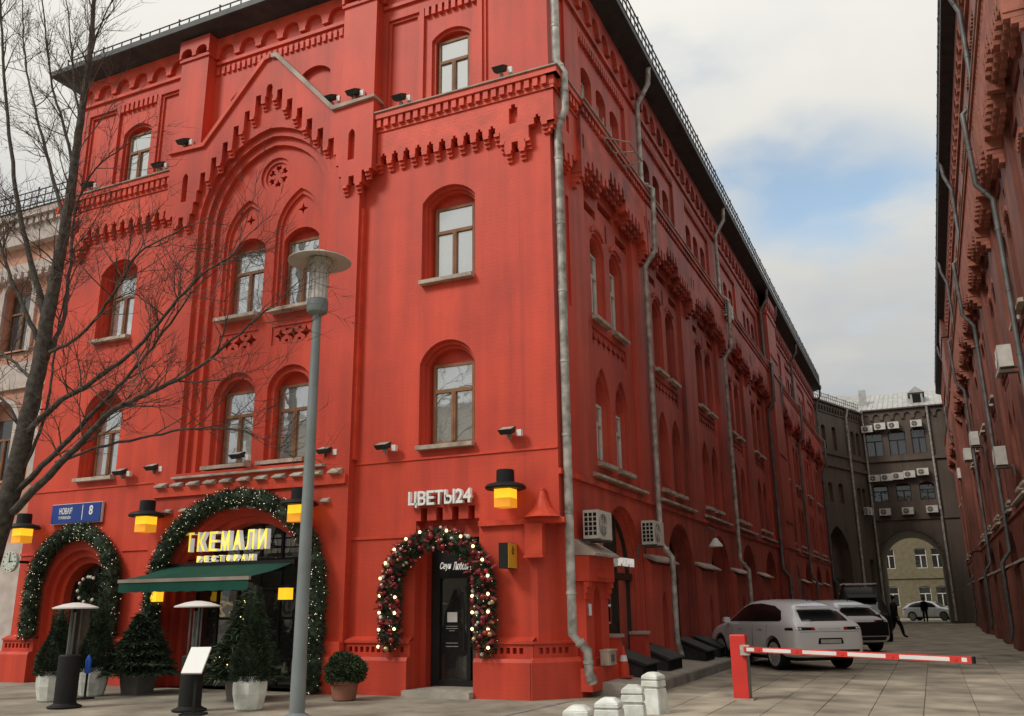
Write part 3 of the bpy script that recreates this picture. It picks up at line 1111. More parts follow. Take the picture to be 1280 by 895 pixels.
    FR.put('corbel_table', band(m_(bot), 0.15, [m_(slot)], 0.13).mesh('corbel_table', 'red_trim'))
    cb_ = [(3.15 + 0.292 * (k + 0.5), 10.882) for k in range(9)] + [(3.03, 10.882), (6.14, 10.422), (6.44, 10.422), (6.01, 10.66), (6.56, 10.62), (6.94, 10.90), (5.88, 10.882)]
    for x, z in cb_:
        FR.put('corbel', corb, sgn * x, z)
    # cornice
    u0, u1 = (2.96, 7.0) if sgn > 0 else (-6.92, -2.96)
    ex = 1 if sgn > 0 else 0
    cm = MB()
    cm.box(u0, u1 + 0.177 * ex, -0.18, 0, 11.602, 11.68)
    cm.box(u0, u1 + 0.187 * ex, -0.19, 0, 11.68, 11.885)
    cm.box(u0, u1 + 0.277 * ex, -0.28, 0, 11.885, 12.02)
    FR.put('cornice', cm.mesh('cornice', 'red_trim'))
    FR.put('cornice_flashing', MB().box(u0, u1 + 0.312 * ex, -0.315, 0, 12.023, 12.05).mesh('cornice_flashing', 'coping'))
    for k in range(22):
        x = 3.06 + k * 0.187
        if x < ue + 0.1:
            FR.put('dentil', dent, sgn * x)
    # frieze under the eaves
    fz_ = MB()
    a, b_ = (2.97, ue) if sgn > 0 else (-ue, -2.97)
    fz_.box(a, b_, -0.06, 0, 14.84, 14.93)
    q = arcature(a, b_, 15.58, 15.0, 15.34, 0.70, 0.10)
    fz_.add(q.v, q.f)
    FR.put('frieze', fz_.mesh('frieze', 'red_trim'))


corb = corbel_mesh(0.12, 0.215, 0.15, 'red_trim')
dent = MB().box(-0.055, 0.055, -0.25, -0.185, 11.69, 11.88).mesh('dentil', 'red_trim')
side_section(1)
side_section(-1)

# ---- centre block
w = MB()
GN = [rect(min(s_ * (u_ - 0.158), s_ * (u_ - 0.008)), max(s_ * (u_ - 0.158), s_ * (u_ - 0.008)), z_ + 0.11, z_ + 0.29) for s_ in (-1, 1) for u_, z_ in ((1.64, 11.71), (1.32, 12.04), (1.02, 12.40), (0.71, 12.72), (0.40, 13.06))]
GN += [rect(s_ * 2.45 - 0.06, s_ * 2.45 + 0.06, 10.45, 10.6) for s_ in (-1, 1)]
L0, L1, L2 = [arch(0, 2 * a, 4.42, 10.28, r_, 'pt', 20) for a, r_ in ((1.98, 2.20), (1.82, 2.03), (1.64, 1.84))]
GA = [arch(0, 2 * a, 0, 1.85, r_, 'seg', 20) for a, r_ in ((1.98, 1.72), (1.84, 1.58), (1.70, 1.45))]
w.sheet([(-2.6, 0), (2.6, 0), (2.6, 12.4), (1.86, 12.4), (0.1, 14.3), (-0.1, 14.3), (-1.86, 12.4), (-2.6, 12.4)], [L0, GA[0]] + GN, -0.2)
for h_ in GN:
    w.opening([(h_, -0.2, 0.15)], back=True)
w.add([(-2.6, -0.2, 0), (-2.6, 0, 0), (-2.6, 0, 12.4), (-2.6, -0.2, 12.4)], [(0, 1, 2, 3)])
w.add([(2.6, -0.2, 0), (2.6, 0, 0), (2.6, 0, 12.4), (2.6, -0.2, 12.4)], [(0, 1, 2, 3)])
w.opening([(L0, -0.2, -0.1), (L1, -0.1, 0.0), (L2, 0.0, 0.1)])
w.opening([(GA[0], -0.2, -0.05), (GA[1], -0.05, 0.1), (GA[2], 0.1, 0.5)])
fh = []
cent = 0.76
for c in (-cent, cent):
    o2, i2 = arch(c, 1.20, 4.58, 6.20, 0.47), arch(c, 0.98, 4.58, 6.18, 0.36)
    w.opening([(o2, 0.1, 0.20), (i2, 0.20, 0.42)], back=[rect(c - 0.455, c + 0.455, 4.62, 6.28)])
    n0, n1 = arch(c, 1.30, 7.98, 9.86, 1.04, 'pt', 16), arch(c, 1.14, 7.98, 9.86, 0.92, 'pt', 16)
    o3 = arch(c, 0.98, 7.985, 9.70, 0.26)
    w.opening([(n0, 0.1, 0.16), (n1, 0.16, 0.22)])
    st_ = star(c, 10.42, 0.15, 0.36)
    w.sheet(n1, [o3, st_], 0.22)
    w.opening([(st_, 0.22, 0.40)], back=True)
    w.opening([(o3, 0.22, 0.42)], back=[rect(c - 0.455, c + 0.455, 8.03, 9.72)])
    lp = rect(c - 0.58, c + 0.56, 7.16, 7.60)
    hl = [star(c - 0.36 + 0.35 * k, 7.38, 0.16, 0.45) for k in range(3)] + [rect(c - 0.36 + 0.35 * k + 0.13, c - 0.36 + 0.35 * k + 0.22, z, z + 0.06) for k in range(2) for z in (7.22, 7.48)]
    w.opening([(lp, 0.1, 0.13)], back=hl)
    for q in hl:
        w.opening([(q, 0.13, 0.28)], back=True)
    fh += [o2, n0, lp]
ro = [(0.44 * math.sin(2 * PI * k / 20), 11.40 + 0.44 * math.cos(2 * PI * k / 20)) for k in range(20)]
ri = [(0.34 * math.sin(2 * PI * k / 20), 11.40 + 0.34 * math.cos(2 * PI * k / 20)) for k in range(20)]
pet = []
for k in range(6):
    a = PI * k / 3
    def rp(r_, t):
        return (r_ * math.sin(a + t), 11.40 + r_ * math.cos(a + t))
    pet.append([rp(0.07, 0), rp(0.17, -0.16), rp(0.20, -0.42), rp(0.29, -0.22), rp(0.25, 0), rp(0.29, 0.22), rp(0.20, 0.42), rp(0.17, 0.16)])
w.opening([(ro, 0.1, 0.15), (ri, 0.15, 0.19)], back=pet)
for q in pet:
    w.opening([(q, 0.19, 0.34)], back=True)
fh.append(ro)
w.sheet(L2, fh, 0.1)
FR.put('wall', w.mesh('wall', 'red_brick'))
for c in (-cent, cent):
    put_window(FR, c, 4.62, -0.36, 0.91, 1.66, sill=1.22)
    put_window(FR, c, 8.03, -0.36, 0.91, 1.69, sill=1.18)
# gable layer with a stepped, notched foot
gp = []
steps = [(1.95, 11.38), (1.64, 11.71), (1.32, 12.04), (1.02, 12.40), (0.71, 12.72), (0.40, 13.06), (0.12, 13.3)]
right = [(2.97, 10.70), (2.97, 12.42), (1.86, 12.42), (0.16, 14.26)]
bl = []
# left half of the foot going towards the centre (mirror of the right half)
half = [(2.72, 10.70), (2.72, 10.42), (2.52, 10.42), (2.52, 10.62), (2.38, 10.62), (2.38, 10.42), (2.18, 10.42), (2.18, 10.66), (2.10, 10.66), (2.10, 10.95), (2.02, 10.95), (2.02, 11.24), (1.95, 11.24)]
for i in range(6):
    u_, z_ = steps[i]
    un = steps[i + 1][0]
    half += [(u_ - 0.005, z_ + 0.10), (u_ - 0.005, z_ + 0.30), (u_ - 0.16, z_ + 0.30), (u_ - 0.16, z_ + 0.10), (un + 0.005, z_ + 0.10)]
half += [(0.115, 13.28), (0.09, 13.28), (0.09, 13.50), (0.05, 13.58)]
q = []
for p in half:
    if not q or abs(p[0] - q[-1][0]) > 1e-4 or abs(p[1] - q[-1][1]) > 1e-4:
        q.append(p)
foot = [(-x, z) for x, z in q] + [(x, z) for x, z in reversed(q)]
poly = foot + right + [(-x, z) for x, z in reversed(right)]
slits = [arch(s_ * 2.42, 0.17, 11.02, 11.62, 0.16, 'pt') for s_ in (-1, 1)]
FR.put('gable', band(poly, 0.33, slits, 0.22).mesh('gable', 'red_brick'))
for s_ in (-1, 1):
    for i in range(6):
        u_, z_ = steps[i]
        FR.put('corbel', corb, s_ * (u_ - 0.235), z_ + 0.102, 0.19)
    for x in (2.62, 2.28):
        FR.put('corbel', corb, s_ * x, 10.42, 0.19)
    FR.put('corbel', corb, s_ * 2.85, 10.70, 0.19)
    # gable coping
    cpn = MB()
    cpn.prism([(s_ * 0.02, 14.27), (s_ * 0.16, 14.25), (s_ * 1.88, 12.36), (s_ * 3.02, 12.40), (s_ * 3.02, 12.46), (s_ * 1.92, 12.46), (s_ * 0.20, 14.36), (s_ * 0.02, 14.38)], -0.40, 0.0)
    FR.put('coping', cpn.mesh('coping', 'coping' if s_ > 0 else 'red_trim'))
    # pilasters on the fourth floor
    pl_ = MB()
    pl_.box(min(s_ * 2.06, s_ * 2.95), max(s_ * 2.06, s_ * 2.95), -0.30, 0, 12.44, 15.0)
    a, b_ = min(s_ * 2.02, s_ * 2.99), max(s_ * 2.02, s_ * 2.99)
    pl_.box(a, b_, -0.34, 0, 15.003, 15.09)
    ac_ = arcature(a, b_, 15.6, 15.10, 15.34, 0.48, 0.37)
    pl_.add(ac_.v, ac_.f)
    FR.put('pilaster', pl_.mesh('pilaster', 'red_brick'))
    # shallow pilaster edge strips of the centre block
    FR.put('edge_strip', MB().box(min(s_ * 2.60, s_ * 2.66), max(s_ * 2.60, s_ * 2.66), -0.12, 0, 4.4, 9.9).mesh('edge_strip', 'red_trim'))
# fourth-floor wall behind the gable
w = MB()
hw = [arch(c, 0.9, 12.6, 13.75, 0.22) for c in (-1.05, 1.05)]
w.sheet(rect(-2.6, 2.6, 12.55, 15.6), hw, 0)
for c, h_ in zip((-1.05, 1.05), hw):
    w.opening([(h_, 0, 0.12)], back=True)
FR.put('wall', w.mesh('wall', 'red_brick'))
f = MB()
f.box(-2.02, 2.02, -0.06, 0, 14.84, 14.93)
q = arcature(-2.02, 2.02, 15.58, 15.0, 15.34, 0.72, 0.10)
f.add(q.v, q.f)
FR.put('frieze', f.mesh('frieze', 'red_trim'))
dm = MB().box(-0.045, 0.045, -0.05, 0, 14.55, 14.75).mesh('dentil', 'red_trim')
for k in range(25):
    FR.put('dentil', dm, -1.95 + k * 0.1625)
# sill band and tile-like dentils under the centre windows
sb = MB()
sb.add([(-2.02, -0.30, 4.30), (2.02, -0.30, 4.30), (2.02, -0.30, 4.34), (-2.02, -0.30, 4.34), (-2.02, 0.10, 4.44), (2.02, 0.10, 4.44), (-2.02, 0.1, 4.30), (2.02, 0.1, 4.30)],
       [(0, 1, 2, 3), (3, 2, 5, 4), (0, 6, 7, 1), (0, 3, 4, 6), (1, 7, 5, 2)])
FR.put('sill_band', sb.mesh('sill_band', 'stone_sill'))
tl = MB()
tl.add([(-0.13, -0.36, 4.13), (0.13, -0.36, 4.13), (0.13, -0.36, 4.16), (-0.13, -0.36, 4.16), (-0.13, -0.19, 4.25), (0.13, -0.19, 4.25), (-0.13, -0.19, 4.10), (0.13, -0.19, 4.10)],
       [(0, 1, 2, 3), (3, 2, 5, 4), (0, 6, 7, 1), (0, 3, 4, 6), (1, 7, 5, 2)])
tlm = tl.mesh('coping_tile', 'stone_sill')
for k in range(11):
    FR.put('coping_tile', tlm, -2.32 + k * 0.464, 0)
    if k < 10:
        o = FR.put('coping_tile', tlm, -2.32 + (k + 0.5) * 0.464, -0.14)
        o.scale = (0.7, 0.85, 0.9)
bk = MB().box(-2.55, 2.55, -0.26, -0.195, 3.92, 4.12)
FR.put('bracket_course', bk.mesh('bracket_course', 'red_trim'))

# ---- plinth: lower block, then a band with small square holes and a ledge
pieces = [(-6.95, -5.92, 0), (-3.80, -1.99, 0), (1.99, 4.04, 0)]


def plinth(u0, u1):
    a = MB()
    pr = [(0, 0.0), (-0.25, 0.0), (-0.25, 0.60), (-0.22, 0.66), (-0.12, 0.672), (0, 0.672)]
    base_d = -0.2 if (u0 > -2.7 and u1 < 2.7) else 0.0
    vs_ = [(u0, y, z) for y, z in pr] + [(u1, y, z) for y, z in pr]
    n_ = len(pr)
    a.add(vs_, [(i, (i + 1) % n_, n_ + (i + 1) % n_, n_ + i) for i in range(n_)] + [tuple(range(n_)), tuple(range(n_, 2 * n_))])
    FR.put('plinth', a.mesh('plinth', 'red_brick'))
    hs = []
    k = int((u1 - u0 - 0.1) / 0.125)
    for i in range(k):
        if i % 9 == 8:
            continue
        x = u0 + 0.09 + i * 0.125
        hs.append(rect(x, x + 0.075, 0.74, 0.84))
    b_ = band(rect(u0, u1, 0.672, 0.90), 0.135, hs, 0.09)
    b_.box(u0, u1, -0.17, 0, 0.903, 0.94)
    b_.add([(u0, -0.17, 0.942), (u1, -0.17, 0.942), (u1, 0, 1.02), (u0, 0, 1.02)], [(0, 1, 2, 3)])
    FR.put('plinth_band', b_.mesh('plinth_band', 'red_brick'))


plinth(-6.95, -5.92); plinth(-3.80, -2.62); plinth(2.62, 4.04); plinth(5.40, 6.50)
for s_ in (-1, 1):      # centre-block piers
    a = MB().box(min(s_ * 1.99, s_ * 2.62), max(s_ * 1.99, s_ * 2.62), -0.40, -0.19, 0, 0.66)
    a.box(min(s_ * 1.99, s_ * 2.62), max(s_ * 1.99, s_ * 2.62), -0.33, -0.19, 0.663, 0.93)
    FR.put('plinth', a.mesh('plinth', 'red_brick'))
# chamfered street corner: wall face, plinth, ledge
cc = MB()
cc.add([(-0.45, 0, 0), (0, 0.55, 0), (0, 0.55, 2.95), (-0.45, 0, 2.95), (0, 0, 2.95)], [(0, 1, 2, 3), (3, 2, 4)])
link('wall', cc.mesh('wall', 'red_brick'), red)
cp_ = MB()
cp_.hprism([(-0.51, 0.02), (-0.51, -0.25), (-0.48, -0.25), (0.16, 0.46), (0.16, 0.95), (-0.02, 0.95), (-0.02, 0.56)], 0, 0.60)
cp_.hprism([(-0.51, 0.02), (-0.51, -0.25), (-0.48, -0.25), (0.16, 0.46), (0.16, 0.95), (-0.02, 0.95), (-0.02, 0.56)], 0.60, 0.672,
           [(-0.51, 0.02), (-0.51, -0.20), (-0.47, -0.20), (0.12, 0.47), (0.12, 0.95), (-0.02, 0.95), (-0.02, 0.56)])
link('plinth', cp_.mesh('plinth', 'red_brick'), red)
bl_ = MB()
cl0 = Vector((-0.48, -0.135, 0)); cl1 = Vector((0.075, 0.53, 0)); e_ = (cl1 - cl0).normalized(); LN = (cl1 - cl0).length
hs = [rect(0.1 + 0.125 * i, 0.175 + 0.125 * i, 0.74, 0.84) for i in range(5)]
bq = band(rect(0, LN, 0.672, 0.90), 0.0, hs, 0.08, y_back=0.12)
o = link('plinth_band', bq.mesh('plinth_band', 'red_brick'), red, cl0, math.atan2(e_.y, e_.x))
lg_ = MB().hprism([(-0.5, 0.02), (-0.5, -0.17), (-0.47, -0.17), (0.11, 0.5), (0.11, 0.95), (-0.02, 0.95), (-0.02, 0.56)], 0.903, 0.945)
link('plinth_ledge', lg_.mesh('plinth_ledge', 'red_brick'), red)
# corner bracket and pointed finial on the band
fb = MB()
fb.hprism([(-0.62, 0.0), (-0.62, -0.16), (-0.28, -0.16), (-0.28, 0.0)], 2.40, 2.955)
fb.box(-0.64, -0.26, -0.18, 0, 2.36, 2.405)
link('bracket', fb.mesh('bracket', 'red_trim'), red)
ff = MB().lathe([(0.36, 3.055), (0.33, 3.075), (0.18, 3.22), (0.09, 3.38), (0.045, 3.53), (0.05, 3.55), (0.045, 3.58)], 12, -0.30, -0.06)
link('finial', ff.mesh('finial', 'red_trim'), red)
# ---- side facade
cs = MB()
cs.sheet([(0.55, 0), (P * 0 + 1.175, 0), (1.175, 15.6), (0, 15.6), (0, 2.95), (0.55, 2.95)], [rect(0.78, 0.95, 7.3, 9.7), rect(0.35, 1.0, 12.5, 14.5)], 0)
cs.opening([(rect(0.78, 0.95, 7.3, 9.7), 0, 0.06)], back=True)
cs.opening([(rect(0.35, 1.0, 12.5, 14.5), 0, 0.06)], back=True)
SD.put('wall', cs.mesh('wall', 'red_brick'))
ct = MB()
bt = [(-0.147, 10.90)] + notched([0.12], 10.90, 0.14, 0.2) + [(0.32, 10.9), (0.32, 10.6), (0.42, 10.6), (0.42, 10.35), (0.58, 10.35), (0.58, 10.52), (0.70, 10.52), (0.70, 10.35), (0.86, 10.35), (0.86, 10.6), (1.175, 10.6), (1.175, 11.6), (-0.147, 11.6)]
SD.put('corbel_table', band(bt, 0.15, [rect(0.56, 0.72, 11.0, 11.4)]).mesh('corbel_table', 'red_trim'))
for x, z in ((0.5, 10.35), (0.78, 10.35), (0.26, 10.9), (-0.02, 10.9), (1.0, 10.6)):
    SD.put('corbel', corb, x, z)
cn = MB()
cn.box(-0.177, 1.175, -0.18, 0, 11.602, 11.68); cn.box(-0.187, 1.175, -0.19, 0, 11.68, 11.885); cn.box(-0.277, 1.175, -0.28, 0, 11.885, 12.02)
for k in range(6):
    cn.box(0.0 + k * 0.19, 0.11 + k * 0.19, -0.25, -0.185, 11.69, 11.88)
SD.put('cornice', cn.mesh('cornice', 'red_trim'))
SD.put('cornice_flashing', MB().box(-0.312, 1.175, -0.312, 0, 12.0245, 12.052).mesh('cornice_flashing', 'coping'))
fz_ = MB(); fz_.box(0, 1.175, -0.07, 0, 14.60, 14.70)
q = arcature(0, 1.175, 15.58, 14.95, 15.30, 0.6, 0.10); fz_.add(q.v, q.f)
SD.put('frieze', fz_.mesh('frieze', 'red_trim'))
SD.put('string_course', MB().box(0, 1.175, -0.05, 0, 3.83, 3.93).mesh('string_course', 'red_trim'))
# first street-level buttress: notched tile top, pointed niche
bt_ = MB()
nic = arch(0, 0.40, 0.62, 1.55, 0.36, 'pt')
bt_.sheet(rect(-0.62, 0.62, 0.1, 1.95), [nic], -0.22)
bt_.opening([(nic, -0.22, 0.0)], back=True)
bt_.add([(-0.62, -0.22, 0.1), (-0.62, 0, 0.1), (-0.62, 0, 1.95), (-0.62, -0.22, 1.95), (0.62, -0.22, 0.1), (0.62, 0, 0.1), (0.62, 0, 1.95), (0.62, -0.22, 1.95)], [(0, 1, 2, 3), (4, 7, 6, 5)])
bt_.box(-0.70, 0.70, -0.34, 0, 1.955, 2.42)
bt_.box(-0.28, 0.28, -0.37, -0.335, 2.02, 2.14)
for x in (-0.60, 0.60):
    for k in range(3):
        bt_.box(x - 0.09, x + 0.09, -0.32 + 0.035 * k, -0.22, 1.85 - 0.1 * k, 1.948 - 0.1 * k)
bt_.box(-0.78, 0.78, -0.36, 0, 0.1, 0.48)
SD.put('pier', bt_.mesh('pier', 'red_brick'), 1.22)
tm = MB()
tm.add([(-0.12, -0.46, 2.40), (0.12, -0.46, 2.40), (0.12, -0.46, 2.44), (-0.12, -0.46, 2.44), (-0.12, 0.0, 2.72), (0.12, 0.0, 2.72), (-0.12, 0, 2.42), (0.12, 0, 2.42)],
       [(0, 1, 2, 3), (3, 2, 5, 4), (0, 6, 7, 1), (0, 3, 4, 6), (1, 7, 5, 2)])
tmm = tm.mesh('coping_tile', 'coping')
for k in range(5):
    SD.put('coping_tile', tmm, 1.22 - 0.6 + k * 0.30)
for i in range(5):
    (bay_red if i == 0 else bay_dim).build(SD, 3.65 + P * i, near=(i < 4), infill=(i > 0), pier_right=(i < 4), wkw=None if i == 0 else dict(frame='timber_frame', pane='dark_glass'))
# projecting stair block and the far wing
v0 = 3.65 + P * 4.5
blk = MB()
H0, H1 = v0, v0 + 2.55
blk.box(H0, H1, -0.40, 0.0, 0, 15.58)
for z in (3.83, 11.75, 14.6):
    blk.box(H0 - 0.04, H1 + 0.04, -0.45, 0, z, z + 0.16)
for z in (5.0, 8.0, 12.6):
    blk.box(H0 + 0.2, H1 - 0.2, -0.44, -0.35, z, z + 0.1)
q = arcature(H0, H1, 15.59, 14.95, 15.3, 0.5, 0.48); blk.add(q.v, q.f)
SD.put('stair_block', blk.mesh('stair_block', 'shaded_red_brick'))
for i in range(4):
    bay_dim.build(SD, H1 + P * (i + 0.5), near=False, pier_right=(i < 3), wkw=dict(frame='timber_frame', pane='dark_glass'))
VEND = H1 + 4 * P
ew = MB()
ew.add([(0, VEND, 0), (-13.9, VEND, 0), (-13.9, VEND, 15.6), (0, VEND, 15.6)], [(0, 1, 2, 3)])
ew.add([(-13.9, 0, 0), (-13.9, VEND, 0), (-13.9, VEND, 15.6), (-13.9, 0, 15.6)], [(0, 1, 2, 3)])
link('wall', ew.mesh('wall', 'red_brick'), red)
rf = MB()
o_ = [(-14.53, -0.63), (0.63, -0.63), (0.63, VEND + 0.3), (-14.53, VEND + 0.3)]
i_ = [(-13.3, 0.6), (-0.6, 0.6), (-0.6, VEND - 0.6), (-13.3, VEND - 0.6)]
rf.hprism(i_, 16.12, 18.2, [(-7.2, 7), (-6.8, 7), (-6.8, VEND - 7), (-7.2, VEND - 7)])
link('roof', rf.mesh('roof', 'roof_metal'), red)
eave_strip(FR, -6.9, 7.0, end0=1.0, end1=1.0)
eave_strip(SD, 0.0, VEND, end0=1.0, end1=0.0)
LF = Fac(red, (-13.9, VEND, 0), -PI / 2)
eave_strip(LF, 0.0, VEND, end0=0.0, end1=1.0)
o = link('roof_railing', railing_mesh(14.7), red, (-14.3, -0.30, 16.0)); o.scale = (1, 1, 0.6)
link('roof_railing', railing_mesh(VEND), red, (0.58, -0.35, 16.0), PI / 2)

# ---- drainpipes
def drain(F, u, top=15.7, r_=0.068, m='zinc', o=0.52):
    pts = [(u, -o, top), (u, -o + 0.02, top - 0.45), (u, -0.16, top - 1.0), (u, -0.16, 12.35), (u, -0.45, 12.1), (u, -0.42, 10.35), (u, -0.14, 9.95), (u, -0.14, 2.95), (u, -0.40, 2.60), (u, -0.40, 0.75), (u, -0.48, 0.40)]
    return F.put('drainpipe', pipe_mesh(pts, r_, m, funnel=True))


pp = [(0.16, 0.05, 17.0), (0.16, 0.05, 12.35), (0.30, 0.10, 12.05), (0.30, 0.10, 11.2), (0.13, 0.12, 10.85), (0.12, 0.16, 1.05), (0.34, 0.30, 0.78), (0.34, 0.32, 0.42), (0.40, 0.36, 0.24)]
pp[0] = (0.16, 0.05, 15.6)
link('drainpipe', pipe_mesh(pp, 0.082), red)
for u in (6.12, 16.02):
    drain(SD, u)
drain(SD, v0 - 0.15, m='dark_zinc')
for u in (H1 + 0.05, H1 + P * 1.5, VEND - 0.1):
    drain(SD, u, m='dark_zinc')

# ---- street-level infills: restaurant glazing, flower-shop door, small left door, side shop
sf = MB()
g_ = GA[2]
for a0, b0 in zip(g_, g_[1:] + g_[:1]):
    sf.tube([(a0[0], 0.45, a0[1]), (b0[0], 0.45, b0[1])], 0.05, 4)
for x in (-1.1, -0.55, 0.0, 0.55, 1.1):
    top = 1.85 + math.sqrt(max(0, 1.7 ** 2 - x * x)) * 0.86
    sf.box(x - 0.03, x + 0.03, 0.42, 0.48, 0.0, top)
for z in (0.55, 1.35, 1.95, 2.55):
    hw_ = 1.70 if z < 1.9 else 1.68 * math.sqrt(max(0.05, 1 - ((z - 1.85) / 1.45) ** 2))
    sf.box(-hw_, hw_, 0.425, 0.475, z - 0.025, z + 0.025)
o = FR.put('shop_window', sf.mesh('shop_window', 'black_metal'))
xs = [-1.70, -1.1, -0.55, 0.0, 0.55, 1.1, 1.70]
for i in range(6):
    a, b_ = xs[i], xs[i + 1]
    pl2 = [(a + 0.02, 0.02), (b_ - 0.02, 0.02)]
    for x in (b_ - 0.02, (a + b_) / 2, a + 0.02):
        pl2.append((x, 1.85 + 1.45 * math.sqrt(max(0.0004, 1 - min(1, (x / 1.72) ** 2)))))
    FR.put('pane', MB().prism(pl2, 0.45, 0.455).mesh('pane', 'shop_glass'), parent=o)
# flower-shop door
fd = MB()
fd.box(4.18, 4.30, 0.42, 0.52, 0.12, 2.80); fd.box(5.26, 5.36, 0.42, 0.52, 0.12, 2.80)
fd.box(4.30, 5.26, 0.42, 0.52, 2.06, 2.80)
fd.box(4.30, 5.26, 0.42, 0.52, 0.12, 0.24); fd.box(4.93, 5.01, 0.41, 0.52, 0.24, 2.06)
fd.box(4.30, 4.36, 0.40, 0.52, 0.24, 2.06)
fd.box(4.88, 4.91, 0.36, 0.38, 0.75, 1.5)
fdo = FR.put('door', fd.mesh('door', 'black_metal'))
FR.put('pane', MB().box(4.36, 4.93, 0.46, 0.475, 0.24, 2.06).mesh('pane', 'shop_glass'), parent=fdo)
FR.put('pane', MB().box(5.01, 5.26, 0.46, 0.475, 0.24, 2.06).mesh('pane', 'shop_glass'), parent=fdo)
st = MB().box(4.05, 5.41, -0.42, 0.5, 0, 0.11)
st.box(4.25, 5.41, -0.18, 0.5, 0.11, 0.13)
FR.put('doorstep', st.mesh('doorstep', 'concrete'))
# left door
ld = MB()
a2 = arch(-4.86, 1.50, 0.0, 1.92, 0.69, 'seg')
ld.sheet(a2, [], 0.58)
ld.box(-5.6, -4.12, 0.50, 0.57, 1.86, 1.96)
for x in (-5.58, -4.86, -4.14):
    ld.box(x - 0.05, x + 0.05, 0.48, 0.57, 0, 2.5)
ld.box(-5.5, -4.95, 0.53, 0.57, 0.2, 0.9); ld.box(-4.78, -4.2, 0.53, 0.57, 0.2, 0.9)
FR.put('door', ld.mesh('door', 'brown_door'))
# side shop door in the first arch
sdm = MB()
g3 = arch(3.65, 2.58, 0.0, 2.17, 1.29, 'seg', 16)
for a0, b0 in zip(g3, g3[1:] + g3[:1]):
    sdm.tube([(a0[0], 0.34, a0[1]), (b0[0], 0.34, b0[1])], 0.05, 4)
sdm.box(2.40, 4.90, 0.22, 0.38, 2.06, 2.20)
sdm.box(3.92, 4.02, 0.27, 0.37, 0.5, 2.06); sdm.box(2.70, 2.80, 0.27, 0.37, 0.5, 2.06)
sdm.box(2.80, 3.92, 0.29, 0.37, 0.5, 1.15)
for x in (3.3, 3.65, 4.0):
    sdm.box(x - 0.025, x + 0.025, 0.28, 0.36, 2.2, 3.3)
o = SD.put('door', sdm.mesh('door', 'brown_door'))
SD.put('pane', MB().sheet(g3, [], 0.345).mesh('pane', 'dark_glass'), parent=o)
# ------------------------------------------------------------------ brick building across the alley
RX = 8.25
old = thing('brick_building', 'weathered red brick building across the alley, full of corbels and downpipes', 'building', (RX, 20, 0))
YE, YN = 53.6, 53.6 - 11.5 * P
RF = Fac(old, (RX, YE, 0), -PI / 2)
for i in range(11):
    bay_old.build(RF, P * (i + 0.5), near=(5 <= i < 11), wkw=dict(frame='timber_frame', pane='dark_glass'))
ew = MB()
yn = YE - 11 * P
ew.add([(RX, yn, 0), (RX + 12, yn, 0), (RX + 12, yn, 15.6), (RX, yn, 15.6)], [(0, 1, 2, 3)])
ew.add([(RX + 12, yn, 0), (RX + 12, YE, 0), (RX + 12, YE, 15.6), (RX + 12, yn, 15.6)], [(0, 1, 2, 3)])
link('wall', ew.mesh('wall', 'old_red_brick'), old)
eave_strip(RF, 0.0, 11 * P, end0=0.0, end1=1.0, o=0.42)
rf = MB().hprism([(RX + 0.6, yn + 0.6), (RX + 11.4, yn + 0.6), (RX + 11.4, YE), (RX + 0.6, YE)], 16.12, 18.0,
                 [(RX + 5.8, yn + 6), (RX + 6.2, yn + 6), (RX + 6.2, YE), (RX + 5.8, YE)])
link('roof', rf.mesh('roof', 'roof_metal'), old)
link('roof_railing', railing_mesh(11 * P), old, (RX - 0.36, YE, 16.0), -PI / 2)
for u in (13.5, 28.0, 37.9, 48.0):
    drain(RF, u, m='dark_zinc', r_=0.06, o=0.36)
# a projecting block half way down the alley
blk = MB()
blk.box(P * 3 + 0.25, P * 4 - 0.25, -0.30, 0.0, 0, 15.58)
for z in (3.83, 11.75, 14.6):
    blk.box(P * 3 + 0.2, P * 4 - 0.2, -0.35, 0, z, z + 0.16)
RF.put('stair_block', blk.mesh('stair_block', 'old_red_brick'))

# ------------------------------------------------------------------ brown building with the archway closing the alley
arb = thing('archway_building', 'brown brick building with a vehicle archway closing the alley', 'building', (2.6, 55.3, 0))
A_, B_ = Vector((0.0, 48.2, 0)), Vector((2.6, 55.4, 0))
wl = (B_ - A_).length
WF = Fac(arb, A_, math.atan2(B_.y - A_.y, B_.x - A_.x))
w = MB()
hl = []
for c, z0, z1, ww in ((0.95, 11.75, 13.30, 0.62), (2.6, 11.78, 13.34, 0.62), (5.6, 11.8, 13.4, 0.55), (6.5, 11.8, 13.4, 0.55),
                      (0.1, 8.1, 9.3, 0.6), (1.1, 8.1, 9.3, 0.6), (2.75, 8.1, 9.35, 0.7), (5.7, 8.1, 9.3, 0.6), (6.5, 8.1, 9.3, 0.6), (6.5, 2.8, 4.3, 0.7)):
    a_ = arch(c + 0.15, ww, z0, z1, 0.15)
    hl.append(a_)
    w.opening([(a_, 0, 0.3)], back=True)
ba = arch(1.6, 3.4, 1.2, 4.2, 2.3, 'pt', 16)
w.opening([(ba, 0, 0.7)], back=True)
w.sheet(rect(-0.5, wl, 0, 15.0), hl + [ba], 0)
WF.put('wall', w.mesh('wall', 'brown_brick'))
for c, z0, hh, ww in ((0.95, 11.75, 1.5, 0.62), (2.6, 11.78, 1.5, 0.62), (5.6, 11.8, 1.5, 0.55), (6.5, 11.8, 1.5, 0.55),
                      (0.1, 8.1, 1.2, 0.6), (1.1, 8.1, 1.2, 0.6), (2.75, 8.1, 1.2, 0.7), (5.7, 8.1, 1.2, 0.6), (6.5, 8.1, 1.2, 0.6)):
    put_window(WF, c + 0.15, z0, -0.22, ww, hh, frame='timber_frame', pane='dark_glass')
t = MB()
